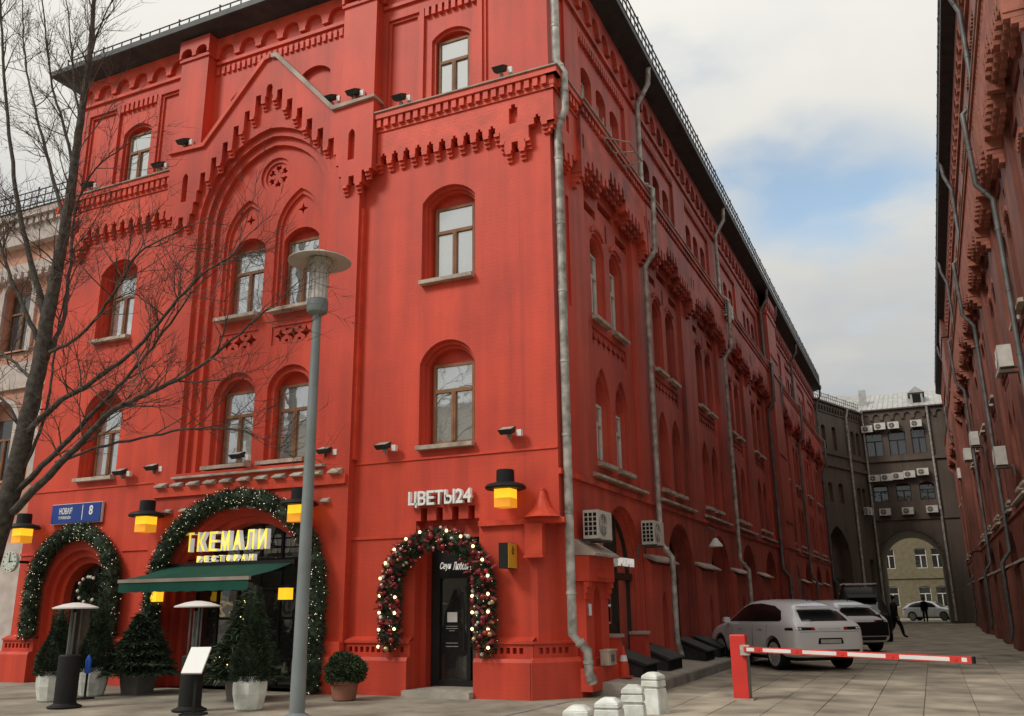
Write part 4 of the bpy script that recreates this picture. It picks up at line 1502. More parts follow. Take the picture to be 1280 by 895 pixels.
t.box(-0.5, wl, -0.10, 0, 11.40, 11.60); t.box(-0.5, wl, -0.12, 0, 10.55, 10.8); t.box(-0.5, wl, -0.06, 0, 14.35, 14.45)
q = arcature(-0.5, wl, 15.0, 14.5, 14.82, 0.42, 0.12); t.add(q.v, q.f)
t.box(-0.5, wl, -0.28, 0, 15.005, 15.12)
WF.put('cornice', t.mesh('cornice', 'brown_brick'))
bx = MB(); bx.box(0.2, 3.0, 0.5, 0.62, 2.9, 3.05); bx.box(1.5, 1.62, 0.5, 0.62, 1.2, 5.5)
WF.put('arch_window', bx.mesh('arch_window', 'dark_frame'))
AF = Fac(arb, (2.6, 55.4, 0), 0.0)
w = MB()
ga = arch(2.25, 4.0, 0, 4.35, 2.0, 'seg', 20)
hl = [ga]
wins = [(0.75, 11.85, 13.5, 1.15), (2.30, 11.85, 13.5, 1.15), (3.75, 11.85, 13.6, 0.95), (0.75, 8.5, 9.6, 1.0), (2.30, 8.5, 9.6, 1.0), (3.85, 8.5, 9.6, 1.0)]
for c, z0, z1, ww in wins:
    a_ = arch(c, ww, z0, z1, 0.2)
    hl.append(a_); w.opening([(a_, 0, 0.3)], back=True)
w.sheet(rect(0, 6.4, 0, 15.2), hl, 0)
w.reveal(ga, 0, 8.0)
AF.put('wall', w.mesh('wall', 'brown_brick'))
for c, z0, z1, ww in wins:
    put_window(AF, c, z0, -0.22, ww, z1 - z0 + 0.05, frame='dark_frame', pane='dark_glass')
t = MB()
for z, h_, d in ((11.4, 0.22, 0.14), (7.15, 0.15, 0.10)):
    AF.put('string_course', MB().box(0, 6.4, -d, 0, z, z + h_).mesh('string_course', 'brown_brick'))
q = arcature(0, 6.4, 15.2, 14.5, 14.95, 0.72, 0.12); t.add(q.v, q.f)
t.box(0, 6.4, -0.3, 0, 15.205, 15.30)
vst = MB().box(-0.09, 0.09, -0.08, 0, -0.09, 0.09).mesh('arch_stone', 'brown_brick')
for k in range(24):     # arch ring stones
    th = PI * (k + 0.5) / 24
    x, z = 2.25 + 2.12 * math.cos(th), 4.35 + 2.12 * math.sin(th)
    AF.put('arch_stone', vst, x, z)
AF.put('cornice', t.mesh('cornice', 'brown_brick'))
rr = MB()
rr.add([(2.5, 55.1, 15.31), (9.2, 55.1, 15.31), (9.2, 59.0, 17.2), (3.4, 59.0, 17.2)], [(0, 1, 2, 3)])
rr.add([(-0.3, 47.8, 15.13), (2.5, 55.1, 15.31), (3.4, 59, 17.2), (-5, 59, 17.2), (-5, 50, 16.2)], [(0, 1, 2, 3, 4)])
for k in range(18):     # standing seams
    x = 2.7 + k * 0.36
    rr.tube([(x, 55.1, 15.33), (x + 0.35 * max(0, 1 - k / 9), 59.0, 17.22)], 0.025, 4)
link('roof', rr.mesh('roof', 'grey_roof'), arb)
dm = MB()
dm.box(6.15, 7.0, 55.6, 57.6, 15.5, 16.4)
dm.add([(6.0, 55.5, 16.38), (7.15, 55.5, 16.38), (6.57, 55.5, 16.85), (6.0, 57.8, 16.38), (7.15, 57.8, 16.38), (6.57, 57.8, 16.85)], [(0, 1, 2), (3, 5, 4), (0, 2, 5, 3), (1, 4, 5, 2)])
link('dormer', dm.mesh('dormer', 'grey_roof'), arb)
link('dormer_window', MB().box(6.3, 6.85, 55.57, 55.62, 15.65, 16.3).mesh('dormer_window', 'dark_opening'), arb)
link('chimney', MB().box(2.6, 3.1, 56.2, 56.7, 15.6, 17.1).mesh('chimney', 'grey_roof'), arb)
link('roof_railing', railing_mesh(7.6), arb, (-0.1, 48.1, 15.2), math.atan2(7.2, 2.6))
bk = MB()
bk.add([(0, 55.4 + 8, 0), (9, 63.4, 0), (9, 63.4, 15), (0, 63.4, 15)], [])
bw_ = MB(); bw_.sheet(rect(-6, 6.4, 0, 15.2), [ga], 8.0)
AF.put('wall', bw_.mesh('wall', 'brown_brick'))
WF.put('drainpipe', pipe_mesh([(4.75, -0.3, 15.0), (4.75, -0.12, 14.4), (4.75, -0.12, 0.2)], 0.08, 'zinc', joints=False))
AF.put('drainpipe', pipe_mesh([(0.1, -0.32, 15.2), (0.1, -0.3, 14.4), (0.1, -0.14, 14.0), (0.1, -0.14, 0.2)], 0.08, 'zinc', joints=False))
AF.put('drainpipe', pipe_mesh([(4.55, -0.32, 15.2), (4.55, -0.14, 14.6), (4.55, -0.14, 0.2)], 0.08, 'zinc', joints=False))

# yellow building seen through the archway
yb = thing('plaster_building', 'yellow plastered building standing beyond the archway', 'building', (6, 76, 0))
YF = Fac(yb, (-2, 76, 0), 0.0)
w = MB(); hl = []
yw = [(x, z) for x in (1.9, 4.6, 7.3, 8.7, 11.4, 14.1) for z in (1.0, 4.4, 7.8, 11.2)]
for c, z0 in yw:
    a_ = arch(c, 1.0, z0, z0 + 1.7, 0.12); hl.append(a_); w.opening([(a_, 0, 0.15)], back=True)
w.sheet(rect(0, 16, 0, 14), hl, 0)
YF.put('wall', w.mesh('wall', 'yellow_plaster'))
for c, z0 in yw:
    put_window(YF, c, z0, -0.1, 1.0, 1.75, frame='white_frame', pane='dark_glass')
YF.put('string_course', MB().box(0, 16, -0.12, 0, 3.5, 3.7).mesh('string_course', 'yellow_plaster'))
YF.put('cornice', MB().box(0, 16, -0.3, 0, 13.8, 14.1).mesh('cornice', 'yellow_plaster'))
link('roof', MB().hprism([(-2.2, 75.6), (14.2, 75.6), (14.2, 84), (-2.2, 84)], 14.1, 14.3).mesh('roof', 'grey_roof'), yb)

# ------------------------------------------------------------------ pink neighbour on the left
pk = thing('plaster_building', 'pink and grey plastered building behind the bare tree', 'building', (-16, 5.0, 0))
PF = Fac(pk, (-38, 4.2, 0), 0.0)
w = MB(); hl = []
pw = [(x, z) for x in (21.9, 19.3, 16.7, 14.1, 11.5) for z in (1.2, 5.6, 10.0)]
for c, z0 in pw:
    a_ = arch(c, 1.35, z0, z0 + 2.1, 0.5); hl.append(a_)
    w.opening([(a_, 0, 0.3)], back=True)
w.sheet(rect(0, 23.6, 0, 14.6), hl, 0)
PF.put('wall', w.mesh('wall', 'pink_plaster'))
for c, z0 in pw:
    put_window(PF, c, z0, -0.2, 1.3, 2.1, frame='timber_frame', pane='dark_glass')
    q = MB(); o_, i_ = arch(0, 1.85, -0.1, 2.05, 0.68), arch(0, 1.37, -0.1, 2.1, 0.5)
    q.ring(o_, i_, -0.10); q.reveal(o_, -0.1, 0); q.reveal(i_, -0.1, 0)
    PF.put('window_surround', q.mesh('window_surround', 'pale_stone'), c, z0)
t = MB()
for nm_, z, h_, d in (('base_course', 0, 3.6, 0.12), ('string_course', 8.6, 0.9, 0.12), ('string_course', 12.7, 0.35, 0.2)):
    PF.put(nm_, MB().box(0, 23.6, -d, 0, z, z + h_).mesh(nm_, 'pale_stone'))
t.box(0, 23.6, -0.3, 0, 13.75, 14.6)
t.box(0, 23.7, -0.55, 0, 14.61, 14.85)
pdm = MB().box(0, 0.17, -0.33, 0, 0, 0.24).mesh('dentil', 'pale_stone')
for k in range(70):
    x = k * 0.337
    t.box(x, x + 0.2, -0.45, 0, 14.35, 14.6)
    if k >= 40:
        PF.put('dentil', pdm, x, 12.45)
PF.put('cornice', t.mesh('cornice', 'pale_stone'))
link('wall', MB().box(-14.5, -14.4, 4.2, 30, 0, 14.6).mesh('wall', 'pink_plaster'), pk)
link('roof', MB().hprism([(-38, 3.6), (-14.3, 3.6), (-14.3, 16), (-38, 16)], 14.86, 15.1, [(-37, 4.4), (-14.6, 4.4), (-14.6, 12), (-37, 12)]).mesh('roof', 'roof_metal'), pk)
link('roof_railing', railing_mesh(22), pk, (-37, 3.75, 15.0))

# building across the square: shows in the window reflections
sq = thing('plaster_building', 'long beige plastered building across the square, mirrored in the windows', 'building', (-15, -58, 0))
QF = Fac(sq, (30, -58, 0), PI)
w = MB(); hl = []
for i in range(22):
    for z0 in (1.0, 5.2, 9.4, 13.4):
        a_ = rect(2 + i * 4.0, 3.7 + i * 4.0, z0, z0 + 2.3); hl.append(a_); w.opening([(a_, 0, 0.25)], back=True)
w.sheet(rect(0, 90, 0, 20), hl, 0)
QF.put('wall', w.mesh('wall', 'beige_plaster'))
gp_ = MB().box(-0.85, 0.85, 0.15, 0.2, 0, 2.3).mesh('window', 'dark_glass')
for i in range(22):
    for z0 in (1.0, 5.2, 9.4, 13.4):
        QF.put('window', gp_, 2.85 + i * 4.0, z0)
link('roof', MB().box(-62, 32, -72, -57.4, 20, 20.5).mesh('roof', 'grey_roof'), sq)
# ------------------------------------------------------------------ things fixed to the red front
def air_con():
    t = thing('air_conditioner', 'x', 'air conditioner')
    b = MB().box(-0.40, 0.40, -0.29, 0.0, 0, 0.52)
    link('casing', b.mesh('casing', 'ac_white'), t)
    r_ = MB()
    ring = [(-0.12 + 0.21 * math.cos(2 * PI * k / 18), 0.26 + 0.21 * math.sin(2 * PI * k / 18)) for k in range(18)]
    r_.prism(ring, -0.297, -0.288)
    link('fan_opening', r_.mesh('fan_opening', 'dark_opening'), t)
    gr = MB()
    for k in range(5):
        rr_ = 0.045 + 0.04 * k
        pth = [(-0.12 + rr_ * math.cos(2 * PI * j / 18), -0.302, 0.26 + rr_ * math.sin(2 * PI * j / 18)) for j in range(19)]
        gr.tube(pth, 0.005, 4, cap=False)
    gr.box(-0.33, 0.09, -0.304, -0.298, 0.253, 0.267); gr.box(-0.127, -0.113, -0.304, -0.298, 0.05, 0.47)
    link('fan_grille', gr.mesh('fan_grille', 'ac_white'), t)
    sg = MB()
    for k in range(5):
        for j in range(3):
            sg.box(-0.408, -0.399, -0.26 + 0.085 * j, -0.20 + 0.085 * j, 0.06 + 0.085 * k, 0.125 + 0.085 * k)
    link('side_grille', tag(link('side_grille', sg.mesh('side_grille', 'dark_opening'), t), kind='stuff').data, t) if False else tag(link('side_grille', sg.mesh('side_grille', 'dark_opening'), t), kind='stuff')
    for x in (-0.28, 0.28):
        br = MB(); br.box(x - 0.02, x + 0.02, -0.30, 0.15, -0.04, 0.0); br.box(x - 0.018, x + 0.018, 0.12, 0.15, -0.3, -0.04)
        link('bracket', br.mesh('bracket', 'dark_zinc'), t)
    return t


ac0 = air_con()
ac_used = [False]


def place_ac(loc, rz, label, group=None, sc=1.0):
    o = ac0 if not ac_used[0] else copy_tree(ac0)
    ac_used[0] = True
    o.location = loc; o.rotation_euler = (0, 0, rz); o.scale = (sc, sc, sc); o['label'] = label
    if group: o['group'] = group
    return o


place_ac((0.14, 1.22, 2.72), PI / 2, 'white air conditioner beside the corner downpipe above the tiled pier')
place_ac((0.14, 4.98, 2.82), PI / 2, 'white air conditioner beside the second downpipe over the alley')
place_ac((0.16, 16.4, 11.55), PI / 2, 'white air conditioner high on the side wall by a downpipe')
for (y, z, s_, lb) in ((7.2, 6.5, 0.95, 'grey air conditioner highest on the weathered brick wall'), (21.6, 7.0, 0.95, 'boxy air conditioner on the weathered wall beside a downpipe'),
                       (27.6, 7.3, 0.95, 'small air conditioner on the weathered wall behind another unit'), (36.5, 7.6, 1.0, 'framed air conditioner deep down the weathered alley wall'),
                       (12.2, 5.0, 0.95, 'dark caged air conditioner low on the weathered wall')):
    place_ac((RX - 0.15, y, z), -PI / 2, lb, None, s_)
row = [(2.95, 13.62), (3.85, 13.75), (4.77, 13.75), (6.31, 13.75), (3.05, 9.95), (3.87, 9.97), (4.64, 10.02), (5.42, 10.1), (6.32, 10.22), (3.5, 7.5), (5.01, 7.5), (6.59, 7.55)]
for i, (x, z) in enumerate(row):
    rw = 'top' if i < 4 else 'middle' if i < 9 else 'bottom'
    j = i if i < 4 else i - 4 if i < 9 else i - 9
    lb = 'air conditioner of the %s row over the archway, %s from the inner corner downpipe' % (rw, ('first', 'second', 'third', 'fourth', 'fifth')[j])
    place_ac((x, 55.24, z), 0, lb, ('top', 'middle', 'bottom')[0 if i < 4 else 1 if i < 9 else 2] + ' air conditioners on the archway building', 0.95)
p = WF.pt(6.3, 0.16, 7.5)
place_ac(p, WF.rz, 'lone air conditioner on the angled wing left of the archway')


# floodlights
def floodlight():
    t = thing('floodlight', 'x', 'floodlight')
    b = MB()
    b.add([(-0.19, -0.22, 0.06), (0.19, -0.22, 0.06), (0.19, 0.06, 0.20), (-0.19, 0.06, 0.20), (-0.15, -0.12, -0.06), (0.15, -0.12, -0.06), (0.15, 0.08, 0.02), (-0.15, 0.08, 0.02)],
          [(0, 1, 2, 3), (4, 7, 6, 5), (0, 4, 5, 1), (1, 5, 6, 2), (2, 6, 7, 3), (3, 7, 4, 0)])
    link('housing', b.mesh('housing', 'lamp_housing'), t)
    link('glass_front', MB().add([(-0.16, -0.20, 0.078), (0.16, -0.20, 0.078), (0.16, 0.04, 0.198), (-0.16, 0.04, 0.198)], [(0, 1, 2, 3)]).mesh('glass_front', 'grey_roof'), t)
    link('bracket', MB().box(-0.03, 0.03, 0.0, 0.14, -0.15, 0.0).mesh('bracket', 'zinc'), t)
    link('junction_box', MB().box(0.24, 0.36, -0.02, 0.10, -0.10, 0.08).mesh('junction_box', 'white_paint'), t)
    return t


fl0 = floodlight()
FL = [(-0.95, -0.28, 12.20, 'floodlight on the upper ledge nearest the building corner'),
      (-3.38, -0.28, 12.20, 'floodlight on the upper ledge between window and gable'),
      (-4.55, -0.36, 12.60, 'floodlight on the flat cap where the gable slope ends'),
      (-5.30, -0.20, 12.75, 'floodlight tucked behind the bright sloping gable coping'),
      (-9.55, -0.36, 12.60, 'floodlight on the flat cap at the gable foot, nearer the bare tree'),
      (-10.4, -0.28, 12.20, 'floodlight on the upper ledge beside the tree-side fourth-floor window'),
      (-12.85, -0.28, 12.20, 'floodlight on the upper ledge at the end near the bare tree'),
      (-0.92, -0.16, 4.62, 'small floodlight above the black hat lantern by the corner'),
      (-3.62, -0.16, 4.56, 'small floodlight left of the sill over the flower shop'),
      (-4.98, -0.20, 4.58, 'small floodlight at the end of the tiled course by the lamp post'),
      (-7.10, -0.36, 4.62, 'small floodlight between the paired windows over the restaurant'),
      (-9.68, -0.20, 4.58, 'small floodlight at the tree-side end of the tiled course'),
      (-10.70, -0.16, 4.55, 'small floodlight beside the sill over the street plaque')]
for i, (x, y, z, lb) in enumerate(FL):
    o = fl0 if i == 0 else copy_tree(fl0)
    place(o, (x, y, z), 0, lb); o['group'] = 'floodlights along the red front'
    o.scale = (0.75, 0.75, 0.65) if z < 6 else (0.72, 0.75, 0.75)


# hat-shaped lanterns
def lantern():
    t = thing('wall_lantern', 'x', 'lantern')
    h = MB().lathe([(0.40, 0.0), (0.42, 0.03), (0.38, 0.09), (0.20, 0.14), (0.185, 0.15), (0.18, 0.38), (0.16, 0.40), (0.02, 0.40)], 18)
    link('hat', h.mesh('hat', 'black_metal', smooth=True), t)
    link('glass_shade', MB().box(-0.17, 0.17, -0.17, 0.17, -0.185, -0.002).mesh('glass_shade', 'lantern_glow'), t)
    link('lower_shade', MB().box(-0.172, 0.172, -0.172, 0.172, -0.37, -0.187).mesh('lower_shade', 'lantern_dim'), t)
    link('wall_arm', MB().box(-0.05, 0.05, 0.1, 0.43, 0.04, 0.12).mesh('wall_arm', 'black_metal'), t)
    return t


la0 = lantern()
for i, (x, y, z, lb) in enumerate(((-0.88, -0.38, 3.56, 'lit yellow lantern under a black hat between flower shop and corner'),
                                   (-5.30, -0.56, 3.50, 'lit yellow lantern under a black hat behind the lamp post'),
                                   (-9.35, -0.56, 3.48, 'lit yellow lantern under a black hat between the two green garlands'),
                                   (-13.45, -0.38, 3.42, 'lit yellow lantern under a black hat beside the round clock'))):
    o = la0 if i == 0 else copy_tree(la0)
    place(o, (x, y, z), 0, lb); o['group'] = 'black hat lanterns on the front'; o.scale = (0.9, 0.9, 0.88)
for x, lb in ((-5.62, 'small yellow light at the awning end by the lamp post'), (-9.0, 'small yellow light under the awning end by the fir')):
    t = thing('wall_light', lb, 'light', (x, -0.42, 1.85))
    link('shade', MB().box(-0.10, 0.10, -0.10, 0.10, -0.14, 0.08).mesh('shade', 'lantern_glow'), t, t.location)
    link('cap', MB().lathe([(0.15, 0.082), (0.12, 0.12), (0.03, 0.14)], 10).mesh('cap', 'black_metal'), t, t.location)
    link('arm', MB().box(-0.02, 0.02, 0.05, 0.23, 0.09, 0.12).mesh('arm', 'black_metal'), t, t.location)


# ---- signs
def sign_text(parent, name, me, loc, rz=0.0):
    o = bpy.data.objects.new(name, me); C.objects.link(o); o.parent = parent; o.location = loc; o.rotation_euler = (0, 0, rz)
    return o


def fit_text(name, body, width, height, m, extrude=0.02, bold=0.0, shear=0.0):
    me = text_mesh(name, body, 1.0, m, 0.0, shear, 1.0, bold)
    me = text_mesh(name, body, 1.0, m, extrude, shear, 1.0, bold)
    xs_ = [v.co.x for v in me.vertices]; zs_ = [v.co.z for v in me.vertices]
    sx, sz = width / (max(xs_) - min(xs_)), height / (max(zs_) - min(zs_))
    x0, z0 = (max(xs_) + min(xs_)) / 2, min(zs_)
    for v in me.vertices:
        v.co.x = (v.co.x - x0) * sx; v.co.z = (v.co.z - z0) * sz
    return me


t = thing('shop_sign', 'white letters ЦВЕТЫ24 on the red wall over the flower shop', 'sign', (-2.37, -0.10, 3.40))
for ch_i, (ch, x, w_) in enumerate((('Ц', -0.585, 0.19), ('В', -0.385, 0.17), ('Е', -0.195, 0.16), ('Т', -0.01, 0.18), ('Ы', 0.215, 0.22), ('2', 0.42, 0.15), ('4', 0.59, 0.17))):
    me = fit_text('letter', ch, w_, 0.27 if ch != 'Ц' else 0.31, 'letter_white', 0.045, 0.022)
    sign_text(t, 'letter', me, (x, 0, 0 if ch != 'Ц' else -0.04))
sign_text(t, 'mounting_rail', MB().box(-0.66, 0.66, 0.05, 0.09, 0.06, 0.10).mesh('mounting_rail', 'red_trim'), (0, 0, 0))
# restaurant sign: yellow faces, white sides
t = thing('restaurant_sign', 'glowing yellow and white letters ТКЕМАЛИ over the green awning', 'sign', (-7.42, -0.12, 2.72))
for k, ch in enumerate('ТКЕМАЛИ'):
    x = -0.98 + k * 0.325
    sign_text(t, 'letter', fit_text('letter', ch, 0.21, 0.40, 'sign_yellow', 0.006, 0.0), (x, -0.096, 0))
    sign_text(t, 'letter_side', fit_text('letter_side', ch, 0.215, 0.405, 'sign_white', 0.06, 0.0), (x, -0.03, 0))
for k, ch in enumerate('РЕСТОРАН'):
    x = -0.72 + k * 0.20
    sign_text(t, 'letter', fit_text('letter', ch, 0.10, 0.13, 'sign_yellow', 0.005, 0.0), (x, -0.065, -0.22))
    sign_text(t, 'letter_side', fit_text('letter_side', ch, 0.10, 0.13, 'sign_white', 0.06, 0.0), (x, 0, -0.22))
for z in (0.1, 0.3, -0.16):
    sign_text(t, 'mounting_rail', MB().box(-1.15, 1.15, 0.07, 0.10, z - 0.015, z + 0.015).mesh('mounting_rail', 'black_metal'), (0, 0, 0))
for x in (-0.8, 0.0, 0.8):
    sign_text(t, 'hanger', MB().box(x - 0.015, x + 0.015, 0.08, 0.56, 0.08, 0.11).mesh('hanger', 'black_metal'), (0, 0, 0))
# street plaque
t = thing('street_plaque', 'blue street name plaque with house number 8 on the red wall', 'sign', (-12.1, -0.05, 3.52))
sign_text(t, 'board', MB().box(-0.80, 0.80, -0.05, 0.05, 0, 0.44).mesh('board', 'plaque_blue'), (0, 0, 0))
sign_text(t, 'rim', MB().box(-0.815, 0.815, -0.03, 0.03, -0.015, 0.455).mesh('rim', 'white_paint'), (0, 0, 0))
sign_text(t, 'street_name', fit_text('street_name', 'НОВАЯ', 0.42, 0.15, 'letter_white', 0.004, 0.01), (-0.33, -0.054, 0.21))
sign_text(t, 'street_name', fit_text('street_name', 'ПЛОЩАДЬ', 0.40, 0.075, 'letter_white', 0.004, 0.004), (-0.34, -0.054, 0.09))
sign_text(t, 'house_number', fit_text('house_number', '8', 0.12, 0.22, 'letter_white', 0.004, 0.02), (0.50, -0.054, 0.16))
sign_text(t, 'divider', MB().box(0.215, 0.235, -0.056, -0.048, 0.06, 0.40).mesh('divider', 'letter_white'), (0, 0, 0))
# yellow and black box sign
t = thing('box_sign', 'small yellow and black projecting box sign right of the flower arch', 'sign', (-0.93, -0.2, 2.18))
sign_text(t, 'face', MB().box(-0.09, 0.09, -0.19, 0.19, 0.0, 0.44).mesh('face', 'black_plastic'), (0, 0, 0), 0.0)
sign_text(t, 'panel', MB().box(0.091, 0.10, -0.185, 0.185, 0.005, 0.435).mesh('panel', 'yellow_panel'), (0, 0, 0))
sign_text(t, 'mark', fit_text('mark', 'ბ', 0.09, 0.15, 'black_plastic', 0.003, 0.004), (0.104, 0, 0.24), PI / 2)
# clock-like round wreath sign by the edge of the front
t = thing('wall_clock', 'round pale green wall clock at the tree-side end of the front', 'clock', (-13.62, -0.45, 2.67))
dk = MB(); dk.prism([(0.24 * math.cos(2 * PI * k / 24), 0.24 * math.sin(2 * PI * k / 24)) for k in range(24)], -0.04, 0.04)
sign_text(t, 'dial', dk.mesh('dial', 'clock_face'), (0, 0, 0))
hd = MB(); hd.box(-0.012, 0.012, -0.05, -0.042, -0.02, 0.17); hd.box(-0.02, 0.11, -0.05, -0.042, -0.01, 0.012)
for k in range(12):
    a = PI * k / 6
    hd.box(0.2 * math.sin(a) - 0.012, 0.2 * math.sin(a) + 0.012, -0.05, -0.042, 0.2 * math.cos(a) - 0.012, 0.2 * math.cos(a) + 0.012)
sign_text(t, 'hands', hd.mesh('hands', 'dark_frame'), (0, 0, 0))
sign_text(t, 'arm', MB().box(-0.03, 0.03, 0.03, 0.46, -0.03, 0.03).mesh('arm', 'black_metal'), (0, 0, 0))
# side shop sign
t = thing('shop_sign', 'white lettering МОРОПРИИ over the side door in the alley', 'sign', (0.16, 3.0, 2.30), PI / 2)
sign_text(t, 'letter', fit_text('letter', 'М', 0.22, 0.18, 'sign_white', 0.015, 0.0), (-0.72, 0, 0))
for k, ch in enumerate('ОРОПРИИ'):
    sign_text(t, 'letter', fit_text('letter', ch, 0.115, 0.17, 'sign_white', 0.012, 0.0), (-0.24 + k * 0.165, 0, 0))
rg = MB()
ring = [(0.13 * math.cos(2 * PI * k / 20), 0.13 * math.sin(2 * PI * k / 20)) for k in range(20)]
rg.prism(ring, -0.025, 0.02)
sign_text(t, 'round_emblem', rg.mesh('round_emblem', 'letter_white'), (-0.47, 0.0, 0.10))
sign_text(t, 'mounting_rail', MB().box(-0.85, 0.85, 0.02, 0.06, 0.02, 0.08).mesh('mounting_rail', 'black_metal'), (0, 0, 0))
# flower-shop door lettering and notices
t = thing('door_lettering', 'white script lettering above the black flower shop door', 'sign', (-2.33, 0.405, 2.20))
sign_text(t, 'lettering', fit_text('lettering', 'Сеуи', 0.24, 0.16, 'sign_white', 0.006, 0.006, 0.35), (-0.19, 0, 0))
sign_text(t, 'lettering', fit_text('lettering', 'Любовь', 0.34, 0.15, 'sign_white', 0.006, 0.006, 0.35), (0.14, 0, 0.01))
t = thing('door_notice', 'white paper notice and small lettering on the black door glass', 'notice', (-2.38, 0.452, 1.2))
sign_text(t, 'paper', MB().box(-0.12, 0.09, -0.004, 0.004, 0.06, 0.24).mesh('paper', 'letter_white'), (0, 0, 0))
for z, w_ in ((-0.02, 0.24), (-0.06, 0.26), (-0.10, 0.12), (-0.32, 0.25), (-0.38, 0.26)):
    sign_text(t, 'text_line', fit_text('text_line', 'мммм мммм', w_, 0.025, 'letter_white', 0.001), (-0.02, 0, z)) if False else sign_text(t, 'text_line', MB().box(-0.02 - w_ / 2, -0.02 + w_ / 2, -0.002, 0.003, z, z + 0.012).mesh('text_line', 'grey_roof'), (0, 0, 0))

# ---- awning
t = thing('awning', 'green fabric awning stretched out over the restaurant entrance', 'awning', (-7, -0.2, 1.9))
a = MB()
x0, x1, yb, yf, zb_, zf = -1.85, 1.42, -0.08, -1.35, 0.52, 0.22
nseg = 10
for k in range(nseg):
    xa, xb = x0 + (x1 - x0) * k / nseg, x0 + (x1 - x0) * (k + 1) / nseg
    sg_ = lambda x: -0.012 * math.sin(PI * ((x - x0) / (x1 - x0) * 5 % 1))
    a.add([(xa, yb, zb_), (xb, yb, zb_), (xb, (yb + yf) / 2, (zb_ + zf) / 2 - 0.03 + sg_(xb)), (xa, (yb + yf) / 2, (zb_ + zf) / 2 - 0.03 + sg_(xa)), (xb, yf, zf), (xa, yf, zf)], [(0, 1, 2, 3), (3, 2, 4, 5)])
link('canopy', a.mesh('canopy', 'awning_green'), t, t.location)
vl = MB()
nv = 40
for k in range(nv):
    xa, xb = x0 + (x1 - x0) * k / nv, x0 + (x1 - x0) * (k + 1) / nv
    za = -0.02 - 0.015 * abs(math.sin(PI * k / 4)); zb2 = -0.02 - 0.015 * abs(math.sin(PI * (k + 1) / 4))
    vl.add([(xa, yf - 0.012, zf - 0.05), (xb, yf - 0.012, zf - 0.05), (xb, yf - 0.018, zb2 + 0.01), (xa, yf - 0.018, za + 0.01)], [(0, 1, 2, 3)])
link('valance', vl.mesh('valance', 'awning_green', weld=True), t, t.location)
link('front_rail', MB().box(x0 - 0.02, x1 + 0.02, yf - 0.03, yf + 0.03, zf - 0.055, zf + 0.01).mesh('front_rail', 'awning_edge'), t, t.location)
link('cassette', MB().box(x0 - 0.04, x1 + 0.04, -0.10, 0.0, zb_ - 0.06, zb_ + 0.06).mesh('cassette', 'black_metal'), t, t.location)
for x in (x0 + 0.3, x1 - 0.3):
    am = MB().tube([(x, -0.05, zb_ - 0.12), (x + (0.4 if x < 0 else -0.4), -0.65, 0.28), (x, yf, zf - 0.03)], 0.025, 6)
    link('folding_arm', am.mesh('folding_arm', 'black_metal'), t, t.location)

# ------------------------------------------------------------------ garlands
def needle(mb, p, d, ln, wd):
    d = d.normalized(); s_ = d.orthogonal().normalized()
    s_ = (Matrix.Rotation(rnd.uniform(0, 2 * PI), 3, d) @ s_) * wd
    mb.add([p - s_, p + s_, p + d * ln], [(0, 1, 2)])


def rv():
    while True:
        v = Vector((rnd.uniform(-1, 1), rnd.uniform(-1, 1), rnd.uniform(-1, 1)))
        if 0.1 < v.length < 1:
            return v


def resample(path, n):
    path = [Vector(p) for p in path]
    ls = [0]
    for a, b_ in zip(path[:-1], path[1:]):
        ls.append(ls[-1] + (b_ - a).length)
    r_ = []
    for i in range(n):
        s_ = ls[-1] * i / (n - 1); k = 0
        while k < len(ls) - 2 and ls[k + 1] < s_:
            k += 1
        r_.append(path[k].lerp(path[k + 1], (s_ - ls[k]) / max(1e-6, ls[k + 1] - ls[k])))
    return r_


def garland(name, label, path, r0, count, lights, core='fir'):
    pts = resample(path, 60)
    base = pts[0].copy(); base.z = min(q.z for q in pts)
    t = thing(name, label, 'garland', base)
    fm = MB()
    fm.tube(pts, [r0 * 0.72 * (0.92 + 0.16 * math.sin(i * 1.7)) for i in range(60)], 8)
    for i in range(count):
        k = rnd.randrange(59); q = pts[k].lerp(pts[k + 1], rnd.random())
        v = rv().normalized(); rad = r0 * (0.72 + 0.28 * math.sin(q.z * 9 + q.x * 7) ** 2)
        fm.cur = 1 if rnd.random() < 0.30 else 0
        needle(fm, q + v * rad * rnd.uniform(0.55, 0.85), (v + rv() * 0.9), rnd.uniform(0.06, 0.13), 0.012)
    tag(link('foliage', fm.mesh('foliage', [core, 'fir_tip']), t), kind='stuff')
    lm = MB()
    for i in range(lights):
        k = rnd.randrange(59); q = pts[k].lerp(pts[k + 1], rnd.random())
        v = rv().normalized()
        if v.y > 0.4: v.y = -v.y
        lm.ball(q + v * r0 * rnd.uniform(0.88, 1.02), rnd.uniform(0.005, 0.010), 0)
    tag(link('fairy_lights', lm.mesh('fairy_lights', 'fairy'), t), kind='stuff')
    return t, pts


def arc_path(cx, y, zs, a, rise, zl, zr, n=24):
    p = [(cx - a, y, zl)]
    for k in range(n + 1):
        th = PI - PI * k / n
        p.append((cx + a * math.cos(th), y, zs + rise * math.sin(th)))
    p.append((cx + a, y, zr))
    return p


